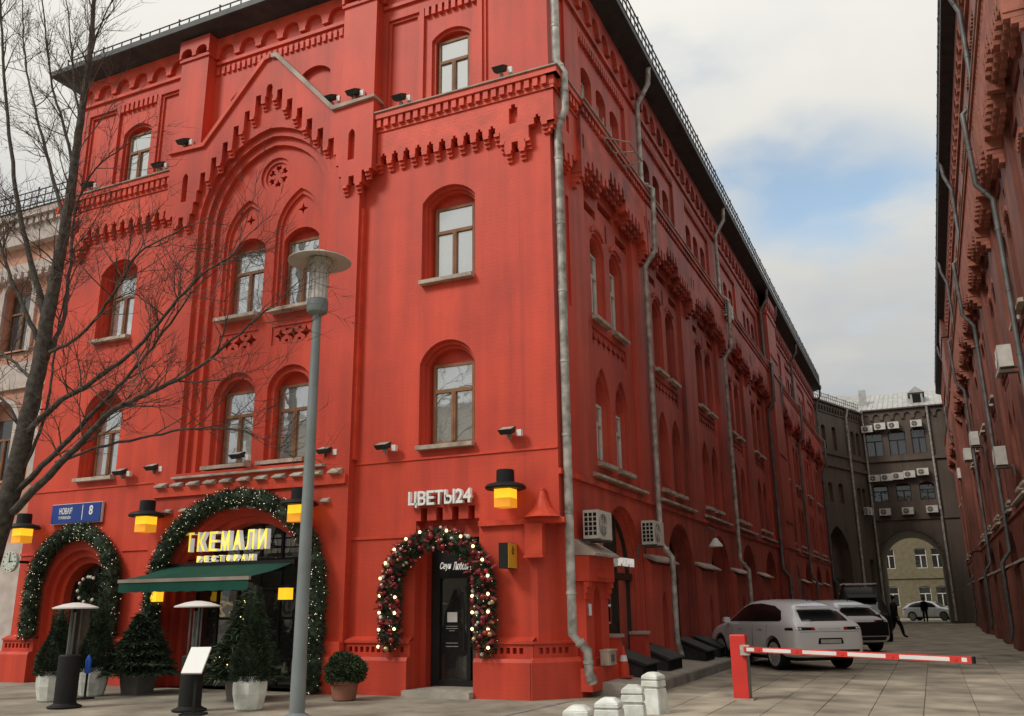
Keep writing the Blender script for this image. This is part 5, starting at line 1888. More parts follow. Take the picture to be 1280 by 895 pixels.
garland('garland', 'thick fir garland with tiny lights round the restaurant arch', arc_path(-7.0, -0.42, 1.85, 2.13, 1.93, 0.10, 0.05), 0.23, 17000, 480)
garland('garland', 'fir garland with tiny lights round the small tree-side doorway', arc_path(-11.83, -0.20, 1.95, 1.28, 1.36, 1.0, 0.95), 0.23, 12000, 260)
t, pts = garland('flower_garland', 'arch of fir, red baubles and warm bulbs round the flower shop door', arc_path(-2.35, -0.24, 1.85, 0.98, 0.90, 0.95, 0.85), 0.24, 14000, 90)
bm_ = {}
for nm, rr_ in (('bauble_red', 0.05), ('bauble_pink', 0.04), ('bauble_gold', 0.045), ('bauble_white', 0.038), ('bulb_warm', 0.028)):
    bm_[nm] = MB().ball((0, 0, 0), rr_).mesh('bauble', nm, smooth=True)
for i in range(150):
    k = rnd.randrange(59); q = pts[k].lerp(pts[k + 1], rnd.random())
    v = rv(); v.y = -abs(v.y) - 0.1; v.normalize()
    nm = rnd.choice(['bauble_red'] * 6 + ['bauble_pink'] * 2 + ['bauble_gold', 'bauble_white', 'bauble_white'] )
    o = link('bauble', bm_[nm], t, q + v * 0.225)
    s_ = rnd.uniform(0.55, 1.25); o.scale = (s_, s_, s_)
for side in (-1, 1):
    for i in range(9):
        th = PI / 2 + side * (0.25 + i * 0.28)
        if i < 5:
            q = Vector((-2.35 + 1.14 * math.cos(th), -0.40, 1.85 + 1.06 * math.sin(th)))
        else:
            q = Vector((-2.35 - side * 1.12, -0.40, 1.75 - (i - 5) * 0.30))
        link('light_bulb', bm_['bulb_warm'], t, q)
        if 3 < i < 7:
            link('light_bulb', bm_['bulb_warm'], t, (-2.35 - side * 0.80, -0.38, 1.72 - (i - 4) * 0.28))
rb = MB()
for i in range(260):
    k = rnd.randrange(59); q = pts[k]; v = rv(); v.y = -abs(v.y); v.normalize()
    d = rv().normalized(); s_ = d.orthogonal().normalized() * 0.025
    p_ = q + v * 0.22
    rb.add([p_ - s_, p_ + s_, p_ + s_ + d * 0.12, p_ - s_ + d * 0.12], [(0, 1, 2, 3)])
tag(link('ribbons', rb.mesh('ribbons', 'ribbon'), t), kind='stuff')
# wreath of white flowers over the small doorway
t = thing('door_wreath', 'dark wreath with white balls hanging in the small doorway', 'wreath', (-11.7, 0.30, 1.75))
wm = MB()
for i in range(1800):
    a = rnd.uniform(0, 2 * PI); v = rv() * 0.13
    needle(wm, Vector((0.30 * math.cos(a), 0, 0.26 + 0.26 * math.sin(a))) + v, rv(), 0.09, 0.012)
tag(link('foliage', wm.mesh('foliage', 'fir'), t, t.location), kind='stuff')
for i in range(9):
    a = rnd.uniform(0, 2 * PI)
    link('bauble', bm_['bauble_white'], t, t.location + Vector((0.32 * math.cos(a), -0.16, 0.26 + 0.28 * math.sin(a))))

# ------------------------------------------------------------------ potted plants
def foliage_cone(h, r0, r1, n, lf, zb=0.0, cone=True, tiers=False):
    mb = MB()
    pr = [(0.6 * (r0 + (r1 - r0) * k / 6) if cone else 0.1, zb + h * k / 6) for k in range(7)]
    mb.lathe(pr, 9)
    for i in range(n):
        f_ = 1 - math.sqrt(1 - rnd.random() * 0.999)
        z = zb + h * f_
        rr_ = r0 + (r1 - r0) * f_
        lump = 1 + 0.10 * math.sin(z * 9) + 0.08 * math.sin(7 * z + 3)
        if tiers:
            lump = 0.72 + 0.45 * (1 - (z * 5.5 % 1))
        a = rnd.uniform(0, 2 * PI)
        lump *= 1 + 0.09 * math.sin(3 * a + z * 5)
        rad = rr_ * lump * (rnd.uniform(0.55, 1.0) ** 0.5)
        p = Vector((rad * math.cos(a), rad * math.sin(a), z))
        d = Vector((math.cos(a), math.sin(a), -0.15 if tiers else 0.7)) + rv() * 0.8
        mb.cur = 1 if rnd.random() < 0.28 else 0
        needle(mb, p, d, lf * rnd.uniform(0.6, 1.3), lf * 0.16)
    mb.cur = 0
    return mb


def pot(kind):
    mb = MB()
    if kind == 'white':
        mb.lathe([(0.19, 0.0), (0.22, 0.03), (0.27, 0.26), (0.275, 0.40), (0.245, 0.50), (0.225, 0.52), (0.22, 0.46), (0.05, 0.44)], 10)
        return mb.mesh('pot', 'white_concrete', smooth=False)
    if kind == 'square':
        mb.hprism([(-0.20, -0.20), (0.20, -0.20), (0.20, 0.20), (-0.20, 0.20)], 0, 0.42, [(-0.25, -0.25), (0.25, -0.25), (0.25, 0.25), (-0.25, 0.25)])
        return mb.mesh('pot', 'grey_slab')
    mb.lathe([(0.17, 0), (0.20, 0.02), (0.235, 0.26), (0.25, 0.27), (0.25, 0.33), (0.22, 0.33), (0.05, 0.31)], 16)
    return mb.mesh('pot', 'terracotta', smooth=True)


pots = {k: pot(k) for k in ('white', 'square', 'clay')}


def plant(label, loc, pk_, fm, m, cat='potted plant', trunk=True, sc=1.0):
    t = thing('potted_plant', label, cat, loc)
    link('pot', pots[pk_], t, t.location)
    tag(link('foliage', fm.mesh('foliage', [m, 'leaf_tip']), t, t.location), kind='stuff')
    if trunk:
        link('stem', MB().tube([(0, 0, 0.3), (0, 0, 0.8)], 0.025, 6).mesh('stem', 'bark'), t, t.location)
    t.scale = (sc, sc, sc)
    return t


plant('clipped conical conifer in a pale concrete pot behind the patio heater', (-8.62, -3.0, 0), 'white', foliage_cone(1.15, 0.34, 0.06, 6500, 0.06, 0.44), 'cone_leaf')
plant('clipped conical conifer beside the small doorway, behind the blue dispenser', (-8.72, -2.05, 0), 'white', foliage_cone(1.35, 0.33, 0.08, 6500, 0.06, 0.44), 'cone_leaf')
plant('bushy fir tree in a square grey pot left of the restaurant', (-8.20, -1.45, 0), 'square', foliage_cone(1.15, 0.66, 0.05, 7500, 0.13, 0.38, tiers=True), 'cone_leaf')
plant('tall clipped conifer in a pale concrete pot before the restaurant', (-4.20, -2.95, 0), 'white', foliage_cone(1.48, 0.33, 0.05, 8000, 0.06, 0.44), 'cone_leaf')
plant('round box bush in a clay pot between restaurant and flower shop', (-3.62, -1.2, 0), 'clay', foliage_cone(0.01, 0.1, 0.1, 10, 0.05, 0.5), 'box_leaf', trunk=True)
bsh = MB()
for i in range(5200):
    v = rv().normalized(); rr_ = rnd.uniform(0.75, 1.0) * (1 + 0.08 * math.sin(5 * v.x + 3) + 0.06 * math.sin(9 * v.z))
    q = Vector((v.x * 0.36 * rr_, v.y * 0.36 * rr_, 0.50 + v.z * 0.27 * rr_))
    bsh.cur = 1 if rnd.random() < 0.35 else 0
    needle(bsh, q, v + rv(), 0.05, 0.014)
bsh.ball((0, 0, 0.5), 0.24)
o = [x for x in C.objects if x.name.startswith('potted_plant')][-1]
for ch in o.children:
    if ch.name.startswith('foliage'):
        ch.data = bsh.mesh('foliage', ['box_leaf', 'leaf_tip'])
xt = plant('dark Christmas fir with sparse lights beside the restaurant door', (-5.35, -1.75, 0), 'square', foliage_cone(1.5, 0.62, 0.05, 7500, 0.13, 0.38, tiers=True), 'cone_leaf')
for i in range(34):
    z = rnd.uniform(0.5, 1.7); a = rnd.uniform(PI, 2 * PI); r_ = 0.62 * (1 - (z - 0.38) / 1.5) + 0.04
    link('light_bulb', bm_['bulb_warm'], xt, xt.location + Vector((r_ * math.cos(a), r_ * math.sin(a), z))).scale = (0.3, 0.3, 0.3)


# ------------------------------------------------------------------ patio heaters, menu, dispenser
def heater():
    t = thing('patio_heater', 'x', 'heater')
    link('base', MB().lathe([(0.26, 0.0), (0.27, 0.03), (0.20, 0.06), (0.175, 0.08), (0.175, 0.82), (0.15, 0.84)], 18).mesh('base', 'black_metal', smooth=True), t)
    link('glass_tube', MB().lathe([(0.055, 0.84), (0.055, 1.52)], 10).mesh('glass_tube', 'dark_glass', smooth=True), t)
    for a in (0.5, 2.6, 4.7):
        link('rod', MB().box(0.10 * math.cos(a) - 0.01, 0.10 * math.cos(a) + 0.01, 0.10 * math.sin(a) - 0.01, 0.10 * math.sin(a) + 0.01, 0.82, 1.58).mesh('rod', 'dark_zinc'), t)
    link('reflector', MB().lathe([(0.36, 1.58), (0.365, 1.60), (0.20, 1.655), (0.05, 1.68)], 24).mesh('reflector', 'white_paint', smooth=True), t)
    return t


h0 = place(heater(), (-7.42, -3.70, 0), 0.3, 'patio heater with pale disc reflector before the small doorway'); h0['group'] = 'patio heaters'
h1 = place(copy_tree(h0), (-5.02, -3.38, 0), 1.0, 'patio heater with pale disc reflector behind the white menu board'); h1['group'] = 'patio heaters'
t = thing('menu_stand', 'black menu stand holding a tilted white sheet by the heater', 'menu stand', (-4.58, -3.75, 0), 0.35)
def kid(name, mb, m, par=t, **kw):
    o = bpy.data.objects.new(name, mb.mesh(name, m, **kw)); C.objects.link(o); o.parent = par; return o
kid('foot', MB().box(-0.17, 0.17, -0.14, 0.14, 0, 0.03), 'black_metal')
kid('post', MB().box(-0.02, 0.02, -0.02, 0.02, 0.03, 0.72), 'black_metal')
b_ = MB(); b_.add([(-0.16, -0.20, 0.62), (0.16, -0.20, 0.62), (0.16, 0.10, 0.98), (-0.16, 0.10, 0.98), (-0.16, -0.18, 0.60), (0.16, -0.18, 0.60), (0.16, 0.12, 0.96), (-0.16, 0.12, 0.96)], [(0, 1, 2, 3), (4, 7, 6, 5), (0, 4, 5, 1), (1, 5, 6, 2), (2, 6, 7, 3), (3, 7, 4, 0)])
kid('sheet', b_, 'letter_white')
t2 = thing('sanitizer_stand', 'thin black dispenser stand with a blue tube by the doorway', 'dispenser', (-8.42, -2.45, 0))
kid('foot', MB().lathe([(0.17, 0), (0.17, 0.02), (0.03, 0.035)], 16), 'black_metal', t2)
kid('post', MB().lathe([(0.022, 0.02), (0.022, 0.50)], 8), 'black_metal', t2)
kid('tube', MB().lathe([(0.05, 0.44), (0.052, 0.46), (0.052, 0.68), (0.03, 0.72), (0.015, 0.76)], 12), 'blue_tube', t2, smooth=True)

# ------------------------------------------------------------------ street lamp
t = thing('street_lamp', 'grey street lamp with a wide disc cap over a glass cylinder', 'street lamp', (-2.66, -3.73, 0))
kid('pole', MB().lathe([(0.20, 0.0), (0.20, 0.05), (0.112, 0.10), (0.108, 0.8), (0.103, 0.85), (0.068, 6.16), (0.068, 6.2)], 20), 'lamp_grey', t, smooth=True)
kid('collar', MB().lathe([(0.09, 6.12), (0.16, 6.16), (0.17, 6.19), (0.17, 6.36), (0.14, 6.38)], 24), 'lamp_grey', t, smooth=True)
kid('glass_cylinder', MB().lathe([(0.150, 6.38), (0.152, 6.98), (0.14, 7.0)], 20), 'lamp_glass' if 'lamp_glass' in MATS else 'white_frame', t, smooth=True)
rbm = MB()
for k in range(14):
    a = 2 * PI * k / 14
    rbm.tube([(0.156 * math.cos(a), 0.156 * math.sin(a), 6.38), (0.156 * math.cos(a), 0.156 * math.sin(a), 7.0)], 0.006, 4)
tag(kid('ribs', rbm, 'lamp_under', t), kind='stuff')
kid('neck', MB().lathe([(0.165, 6.98), (0.20, 7.0), (0.20, 7.07), (0.12, 7.10)], 20), 'lamp_under', t, smooth=True)
kid('disc_cap', MB().lathe([(0.20, 7.085), (0.50, 7.03), (0.515, 7.035), (0.51, 7.05), (0.22, 7.16), (0.17, 7.19), (0.15, 7.21), (0.02, 7.215)], 36), 'lamp_under', t, smooth=True)

# ------------------------------------------------------------------ barrier, bollards, cone, cellar hatches
t = thing('barrier_gate', 'red barrier post with a lowered red and white striped arm', 'barrier', (2.82, 0.85, 0.0))
def bkid(n_, mb, m): return kid(n_, mb, m, t)
bkid('base_plate', MB().box(-0.20, 0.20, -0.18, 0.20, 0.0, 0.045), 'concrete')
bd = MB(); bd.hprism([(-0.125, -0.13), (0.125, -0.13), (0.125, 0.13), (-0.125, 0.13)], 0.04, 1.02); bd.hprism([(-0.125, -0.13), (0.125, -0.13), (0.125, 0.13), (-0.125, 0.13)], 1.02, 1.04, [(-0.115, -0.12), (0.115, -0.12), (0.115, 0.12), (-0.115, 0.12)])
bkid('housing', bd, 'barrier_red')
bkid('side_plate', MB().box(0.126, 0.135, -0.10, 0.11, 0.08, 0.92), 'lamp_grey')
bkid('motor_hub', MB().box(0.05, 0.20, -0.21, -0.13, 0.72, 0.88), 'zinc')
a0, a1 = Vector((0.12, -0.19, 0.815)), Vector((3.42, -1.55, 0.765))
dv = (a1 - a0); LA = dv.length; ang = math.atan2(dv.y, dv.x)
arm_t = bpy.data.objects.new('arm', MB().box(0, LA, -0.03, 0.03, -0.042, 0.042).mesh('arm', 'barrier_red')); C.objects.link(arm_t); arm_t.parent = t
arm_t.location = a0; arm_t.rotation_euler = (0, math.atan2(0.05, LA), ang)
segs = [(0.06, 0.20), (0.36, 0.86), (1.06, 1.62), (1.80, 2.38), (2.58, 3.28), (3.44, LA - 0.06)]
for a, b_ in segs:
    o = bpy.data.objects.new('white_stripe', MB().box(a, b_, -0.034, 0.034, -0.027, 0.027).mesh('white_stripe', 'barrier_white')); C.objects.link(o); o.parent = arm_t
for x in (0.28, 0.96, 1.71, 2.48, 3.36):
    o = bpy.data.objects.new('reflector', MB().lathe([(0.022, -0.004), (0.02, 0.004)], 10).mesh('reflector', 'barrier_red')); C.objects.link(o); o.parent = arm_t
    o.location = (x, -0.036, 0); o.rotation_euler = (PI / 2, 0, 0)
o = bpy.data.objects.new('end_cap', MB().box(LA, LA + 0.03, -0.032, 0.032, -0.046, 0.046).mesh('end_cap', 'black_plastic')); C.objects.link(o); o.parent = arm_t

bol = thing('bollard', 'x', 'bollard')
bb = MB()
def sqz(a): return [(-a, -a), (a, -a), (a, a), (-a, a)]
bb.hprism(sqz(0.165), 0.0, 0.36, sqz(0.135)); bb.hprism(sqz(0.118), 0.36, 0.385); bb.hprism(sqz(0.137), 0.385, 0.47, sqz(0.132))
bb.hprism(sqz(0.12), 0.47, 0.485); bb.hprism(sqz(0.132), 0.485, 0.535, sqz(0.128)); bb.hprism(sqz(0.128), 0.535, 0.585, sqz(0.06))
me = bb.mesh('body', 'white_concrete')
bm = bmesh.new(); bm.from_mesh(me); bmesh.ops.bevel(bm, geom=[e for e in bm.edges if e.calc_length() > 0.03], offset=0.008, segments=1, affect='EDGES'); bm.to_mesh(me); bm.free()
link('body', me, bol)
BL = [(1.98, -1.45, 'white concrete bollard standing next to the raised pavement kerb'), (2.32, -3.55, 'second white concrete bollard counted from the raised kerb'),
      (2.55, -5.15, 'third white concrete bollard counted from the raised kerb'), (2.50, -5.95, 'white concrete bollard farthest from the raised kerb')]
for i, (x, y, lb) in enumerate(BL):
    o = bol if i == 0 else copy_tree(bol)
    place(o, (x, y, 0), rnd.uniform(-0.25, 0.25), lb); o['group'] = 'white bollards at the alley mouth'
t = thing('traffic_cone', 'faded orange traffic cone against the brick pier', 'traffic cone', (0.42, 2.02, 0.225))
kid('foot', MB().hprism(sqz(0.14), 0, 0.03), 'cone_orange', t)
kid('cone', MB().lathe([(0.105, 0.03), (0.10, 0.18), (0.075, 0.30), (0.02, 0.56), (0.01, 0.565)], 14), 'cone_orange', t, smooth=True)
kid('white_sleeve', MB().lathe([(0.080, 0.29), (0.058, 0.40)], 14), 'barrier_white', t, smooth=True)


def hatch(y0, y1, label, d=0.72, zt=0.66, zb2=0.40):
    t = thing('cellar_hatch', label, 'cellar hatch', (0.0, (y0 + y1) / 2, 0.2))
    h_ = (y1 - y0) / 2
    lid = MB(); lid.add([(0.0, -h_, zt - 0.2), (d, -h_, zb2 - 0.2), (d, h_, zb2 - 0.2), (0.0, h_, zt - 0.2), (0.0, -h_, zt - 0.16), (d + 0.05, -h_, zb2 - 0.16), (d + 0.05, h_, zb2 - 0.16), (0.0, h_, zt - 0.16)],
                        [(0, 1, 2, 3), (4, 7, 6, 5), (0, 4, 5, 1), (1, 5, 6, 2), (2, 6, 7, 3), (3, 7, 4, 0)])
    kid('lid', lid, 'slate_dark', t)
    for s_ in (-1, 1):
        k = MB().prism([(0.02, 0.0), (d - 0.04, 0.0), (d - 0.04, zb2 - 0.2), (0.02, zt - 0.22)], s_ * (h_ - 0.05), s_ * (h_ - 0.10))
        kid('side_wall', k, 'slate_dark', t)
    n_ = max(4, int((y1 - y0) / 0.09))
    for i in range(n_ + 1):
        y = -h_ + 0.08 + (2 * h_ - 0.16) * i / n_
        kid('grille_bar', MB().box(d - 0.035, d - 0.015, y - 0.01, y + 0.01, 0.0, zb2 - 0.19), 'black_metal', t)
    return t


hatch(2.35, 3.35, 'dark sloping cellar hatch beside the orange traffic cone')
hatch(4.15, 5.35, 'dark sloping cellar hatch under the second downpipe', zt=0.70)
hatch(7.6, 8.6, 'dark sloping cellar hatch in front of the second arch', zt=0.70)
hatch(9.2, 10.3, 'dark sloping cellar hatch by the white SUV bonnet', zt=0.70)
for y, lb in ((2.15, 'pale stone block on the wall end of the hatch by the cone'), (3.95, 'pale stone block between the first two cellar hatches')):
    t = thing('stone_block', lb, 'stone block', (0.10, y, 0.2))
    kid('slab', MB().hprism([(-0.1, -0.16), (0.28, -0.16), (0.28, 0.16), (-0.1, 0.16)], 0.0, 0.74, [(-0.1, -0.15), (0.20, -0.15), (0.20, 0.15), (-0.1, 0.15)]), 'red_brick', t)
    kid('cap', MB().hprism([(-0.1, -0.18), (0.26, -0.18), (0.26, 0.18), (-0.1, 0.18)], 0.74, 0.80), 'coping', t)
t = thing('meter_box', 'weathered pale meter box in the foot of the niche pier', 'box', (0.38, 1.22, 0.50))
kid('case', MB().box(-0.06, 0.10, -0.22, 0.20, 0.0, 0.24), 'stone_sill', t)
kid('gauge', MB().box(0.10, 0.115, -0.10, 0.06, 0.06, 0.18), 'dark_zinc', t)
kid('lid', MB().box(-0.07, 0.12, -0.23, 0.21, 0.24, 0.265), 'stone_sill', t)
t = thing('wall_notice', 'small white notice plate beside the pier niche', 'notice', (0.23, 0.78, 1.36))
kid('plate', MB().box(0.0, 0.012, -0.06, 0.06, 0, 0.20), 'letter_white', t)
kid('frame', MB().box(-0.01, 0.006, -0.066, 0.066, -0.006, 0.206), 'zinc', t)
t = thing('alley_lamp', 'white shaded wall lamp between the first two open arches', 'lamp', (0.1, 9.75, 3.05) if False else (0.06, 11.07, 3.1))
kid('shade', MB().lathe([(0.20, 0.0), (0.19, 0.05), (0.10, 0.16), (0.05, 0.24)], 16, 0.34, 0), 'white_paint', t, smooth=True)
kid('arm', MB().tube([(0, 0, 0.5), (0.2, 0, 0.55), (0.34, 0, 0.45), (0.34, 0, 0.22)], 0.015, 6), 'dark_zinc', t)
# small steel frame left hanging on the upper cornice of the side wall
t = thing('steel_bracket', 'pale steel bracket frame hanging off the upper side cornice', 'bracket', (0.3, 3.0, 11.85))
fb = MB()
fb.tube([(0, -0.4, 0.5), (0.0, -0.4, -0.05), (0.0, 1.2, -0.05), (0.0, 1.2, 0.28)], 0.02, 5)
fb.tube([(0.0, -0.4, 0.0), (0.45, 0.1, 0.02), (0.45, 1.1, 0.02), (0.0, 1.2, 0.0)], 0.02, 5)
fb.tube([(0.0, 0.3, -0.05), (0.45, 0.6, 0.02)], 0.02, 5)
kid('frame', fb, 'coping', t)
# ------------------------------------------------------------------ cars
ST = [(-2.34, .46, .66, .84, .70, .90, .55), (-2.30, .34, .84, .90, .85, 1.02, .66), (-2.22, .30, .90, .98, .88, 1.08, .70), (-2.02, .28, .94, 1.02, .91, 1.24, .66), (-1.80, .28, .955, 1.03, .925, 1.385, .64),
      (-1.30, .28, .96, 1.04, .93, 1.54, .635), (-0.60, .28, .96, 1.035, .93, 1.615, .65), (0.05, .28, .96, 1.02, .93, 1.60, .655), (0.50, .28, .96, 1.01, .925, 1.51, .65),
      (0.90, .28, .96, 1.0, .92, 1.29, .67), (1.22, .28, .96, .985, .91, 1.07, .74), (1.62, .28, .95, .93, .89, 1.01, .72), (2.0, .28, .93, .85, .85, .93, .68), (2.22, .30, .86, .74, .78, .80, .60), (2.34, .40, .68, .62, .66, .68, .50)]


def car_body(stations, zs=1.0):
    mb = MB(); n_ = None
    for (x, zb, ws, zbelt, wb, zt, wt) in stations:
        zt = zbelt + (zt - zbelt) * zs if zt > zbelt + 0.1 else zt
        half = [(0, zb), (ws * .55, zb), (ws * .93, zb + .01), (ws, zb + .12), (ws + .012, (zb + zbelt) / 2), (wb + .004, zbelt - .05), (wb - .012, zbelt + .01), ((wb + wt) / 2 + .02, (zbelt + zt) / 2 + .01), (wt + .01, zt - .06), (wt * .82, zt - .012), (wt * .4, zt), ]
        ring = [(x, y, z) for y, z in half] + [(x, -y, z) for y, z in reversed(half[1:])]
        n_ = len(ring)
        mb.v += ring
    k = len(stations)
    for i in range(k - 1):
        for j in range(n_):
            mb.f.append([i * n_ + j, i * n_ + (j + 1) % n_, (i + 1) * n_ + (j + 1) % n_, (i + 1) * n_ + j]); mb.mi.append(0)
    mb.f.append(list(range(n_))); mb.f.append(list(range((k - 1) * n_, k * n_))); mb.mi += [0, 0]
    return mb


def evaluated(me, mods):
    o = bpy.data.objects.new('tmp', me); C.objects.link(o)
    for f_ in mods:
        f_(o)
    dg = bpy.context.evaluated_depsgraph_get()
    r_ = bpy.data.meshes.new_from_object(o.evaluated_get(dg))
    bpy.data.objects.remove(o)
    return r_


WX = (-1.39, 1.42)


def make_car(name, label, paint, cat='car', zs=1.0, wagon=False):
    t = thing(name, label, cat)
    me = car_body(ST, zs).mesh('body', paint)
    def sub(o):
        m_ = o.modifiers.new('s', 'SUBSURF'); m_.levels = 2; m_.render_levels = 2
    me = evaluated(me, [sub])
    cut = MB()
    for x in WX:
        for s_ in (-1, 1):
            o0 = len(cut.v); nn = 24
            for y in (0.62 * s_, 1.2 * s_):
                for j in range(nn):
                    a = 2 * PI * j / nn
                    cut.v.append((x + 0.405 * math.cos(a), y, 0.37 + 0.405 * math.sin(a)))
            for j in range(nn):
                cut.f.append([o0 + j, o0 + (j + 1) % nn, o0 + nn + (j + 1) % nn, o0 + nn + j]); cut.mi.append(0)
            cut.f.append([o0 + j for j in range(nn)]); cut.f.append([o0 + nn + j for j in range(nn)]); cut.mi += [0, 0]
    cm_ = cut.mesh('cut', 'black_plastic')
    co = bpy.data.objects.new('cut', cm_); C.objects.link(co)
    dg = bpy.context.evaluated_depsgraph_get()
    bvh_src = me
    bm = bmesh.new(); bm.from_mesh(me); bmesh.ops.triangulate(bm, faces=bm.faces)
    bvh = BVHTree.FromBMesh(bm); bm.free()
    def boo(o):
        m_ = o.modifiers.new('b', 'BOOLEAN'); m_.operation = 'DIFFERENCE'; m_.object = co; m_.solver = 'EXACT'
    me = evaluated(me, [boo])
    bpy.data.objects.remove(co)
    me.polygons.foreach_set('use_smooth', [True] * len(me.polygons))
    me.set_sharp_from_angle(angle=math.radians(50))
    me.materials.clear(); me.materials.append(MATS[paint])
    kid('x', MB(), paint, t) if False else None
    b = bpy.data.objects.new('body', me); C.objects.link(b); b.parent = t

    def patch(pname, poly, axis, m, off=0.007, par=t, step=0.07):
        pl = []
        for a_, b_ in zip(poly, poly[1:] + poly[:1]):
            a_, b_ = Vector(a_), Vector(b_); kk = max(1, int((b_ - a_).length / step))
            pl += [tuple(a_.lerp(b_, i / kk)) for i in range(kk)]
        poly = pl
        vs2 = [Vector(p) for p in poly]; ed = [(i, (i + 1) % len(poly)) for i in range(len(poly))]
        x0 = min(p[0] for p in poly); x1 = max(p[0] for p in poly); y0 = min(p[1] for p in poly); y1 = max(p[1] for p in poly)
        q = x0 + step
        while q < x1:
            r_ = y0 + step
            while r_ < y1:
                if inside((q, r_), poly): vs2.append(Vector((q, r_)))
                r_ += step
            q += step
        R_ = delaunay_2d_cdt(vs2, ed, [], 0, 1e-5)
        mb = MB(); ok = []
        for p in R_[0]:
            if axis in ('L', 'R'):
                s_ = 1 if axis == 'L' else -1
                og, d = Vector((p.x, 3 * s_, p.y)), Vector((0, -s_, 0))
            else:
                s_ = -1 if axis == 'B' else 1
                og, d = Vector((3 * s_, p.x, p.y)), Vector((-s_, 0, 0))
            h = bvh.ray_cast(og, d)
            if h[0] is None:
                mb.v.append(tuple(og + d * 2)); ok.append(False)
            else:
                mb.v.append(tuple(h[0] - d * off)); ok.append(True)
        for f_ in R_[2]:
            c = sum((R_[0][i] for i in f_), Vector((0, 0))) / len(f_)
            if inside(c, poly) and all(ok[i] for i in f_):
                mb.f.append(list(f_)); mb.mi.append(0)
        return kid(pname, mb, m, par, smooth=True)
    f = zs
    zz = lambda z: 1.03 + (z - 1.03) * f if z > 1.03 else z
    for ax in ('L', 'R'):
        patch('side_window', [(-1.66, 1.10), (-1.72, 1.14), (-1.52, zz(1.33)), (-1.15, zz(1.45)), (-0.5, zz(1.51)), (0.05, zz(1.495)), (0.42, zz(1.40)), (0.92, 1.09), (0.88, 1.07), (-0.4, 1.085)], ax, 'car_glass')
        patch('window_pillar', [(-0.42, 1.085), (-0.34, 1.085), (-0.36, zz(1.50)), (-0.42, zz(1.50))], ax, 'black_plastic', 0.010)
        patch('sill_trim', [(-0.96, .29), (0.98, .29), (0.98, .37), (-0.96, .37)], ax, 'black_plastic', 0.006)
        for xs_ in (-0.42, 0.66, -1.12):
            patch('door_seam', [(xs_ - .005, .40), (xs_ + .005, .40), (xs_ + .015, 1.03), (xs_ + .005, 1.03)], ax, 'tail_dark', 0.004)
        for xs_ in (-0.92, 0.12):
            patch('door_handle', [(xs_, .885), (xs_ + .20, .885), (xs_ + .20, .91), (xs_, .91)], ax, 'zinc', 0.02)
        patch('tail_light', [(-2.24, .90), (-1.96, .90), (-1.93, .95), (-2.2, .965)], ax, 'tail_dark', 0.006)
        patch('headlight', [(1.92, .68), (2.16, .63), (2.12, .75), (1.9, .82)], ax, 'rim', 0.006)
    patch('rear_window', [(-0.60, 1.10), (0.60, 1.10), (0.575, zz(1.20)), (0.50, zz(1.35)), (-0.50, zz(1.35)), (-0.575, zz(1.20))], 'B', 'car_glass')
    patch('windscreen', [(-0.66, 1.10), (0.66, 1.10), (0.52, zz(1.46)), (-0.52, zz(1.46))], 'F', 'car_glass')
    for s_ in (-1, 1):
        patch('tail_light', [(s_ * .36, .905), (s_ * .84, .905), (s_ * .84, .975), (s_ * .38, .97)], 'B', 'tail_dark', 0.006)
        patch('tail_lamp', [(s_ * .365, .912), (s_ * .46, .912), (s_ * .46, .965), (s_ * .38, .963)], 'B', 'tail_red', 0.010)
    patch('number_plate_recess', [(-0.33, .60), (0.33, .60), (0.30, .73), (-0.30, .73)], 'B', 'tail_dark', 0.005)
    patch('number_plate', [(-0.26, .615), (0.26, .615), (0.26, .70), (-0.26, .70)], 'B', 'plate', 0.014)
    patch('rear_bumper_trim', [(-0.78, .36), (0.78, .36), (0.74, .47), (-0.74, .47)], 'B', 'black_plastic', 0.006)
    patch('tailgate_seam', [(-0.75, .865), (0.75, .865), (0.75, .872), (-0.75, .872)], 'B', 'tail_dark', 0.004)
    sp = MB(); sp.add([(-1.90, -0.55, zz(1.40)), (-1.90, 0.55, zz(1.40)), (-2.10, 0.50, zz(1.365)), (-2.10, -0.50, zz(1.365)), (-1.72, -0.5, zz(1.445)), (-1.72, 0.5, zz(1.445)), (-2.10, 0.49, zz(1.38)), (-2.10, -0.49, zz(1.38))],
                      [(0, 1, 2, 3), (4, 7, 6, 5), (2, 3, 7, 6), (0, 4, 5, 1), (1, 5, 6, 2), (0, 3, 7, 4)])
    kid('roof_spoiler', sp, paint, t)
    for s_ in (-1, 1):
        mr = MB(); mr.add([(0.78, s_ * 0.92, 1.04), (0.92, s_ * 0.93, 1.05), (0.92, s_ * 1.09, 1.06), (0.80, s_ * 1.09, 1.05), (0.78, s_ * 0.94, 1.17), (0.90, s_ * 0.94, 1.16), (0.89, s_ * 1.07, 1.17), (0.80, s_ * 1.07, 1.18)],
                          [(0, 1, 2, 3), (4, 7, 6, 5), (0, 4, 5, 1), (1, 5, 6, 2), (2, 6, 7, 3), (3, 7, 4, 0)])
        kid('mirror', mr, paint, t)
        for x in WX:
            wh = bpy.data.objects.new('wheel', WHEEL_T); C.objects.link(wh); wh.parent = t
            wh.location = (x, s_ * 0.82, 0.355)
            wh.rotation_euler = (0, 0, 0 if s_ < 0 else PI)
            rim = bpy.data.objects.new('rim', WHEEL_R); C.objects.link(rim); rim.parent = wh
    und = MB().box(-2.0, 2.0, -0.72, 0.72, 0.22, 0.32)
    kid('underbody', und, 'black_plastic', t)
    kid('antenna', MB().tube([(-1.45, 0, zz(1.55)), (-1.55, 0, zz(1.55) + 0.12)], 0.012, 5), 'black_plastic', t)
    return t


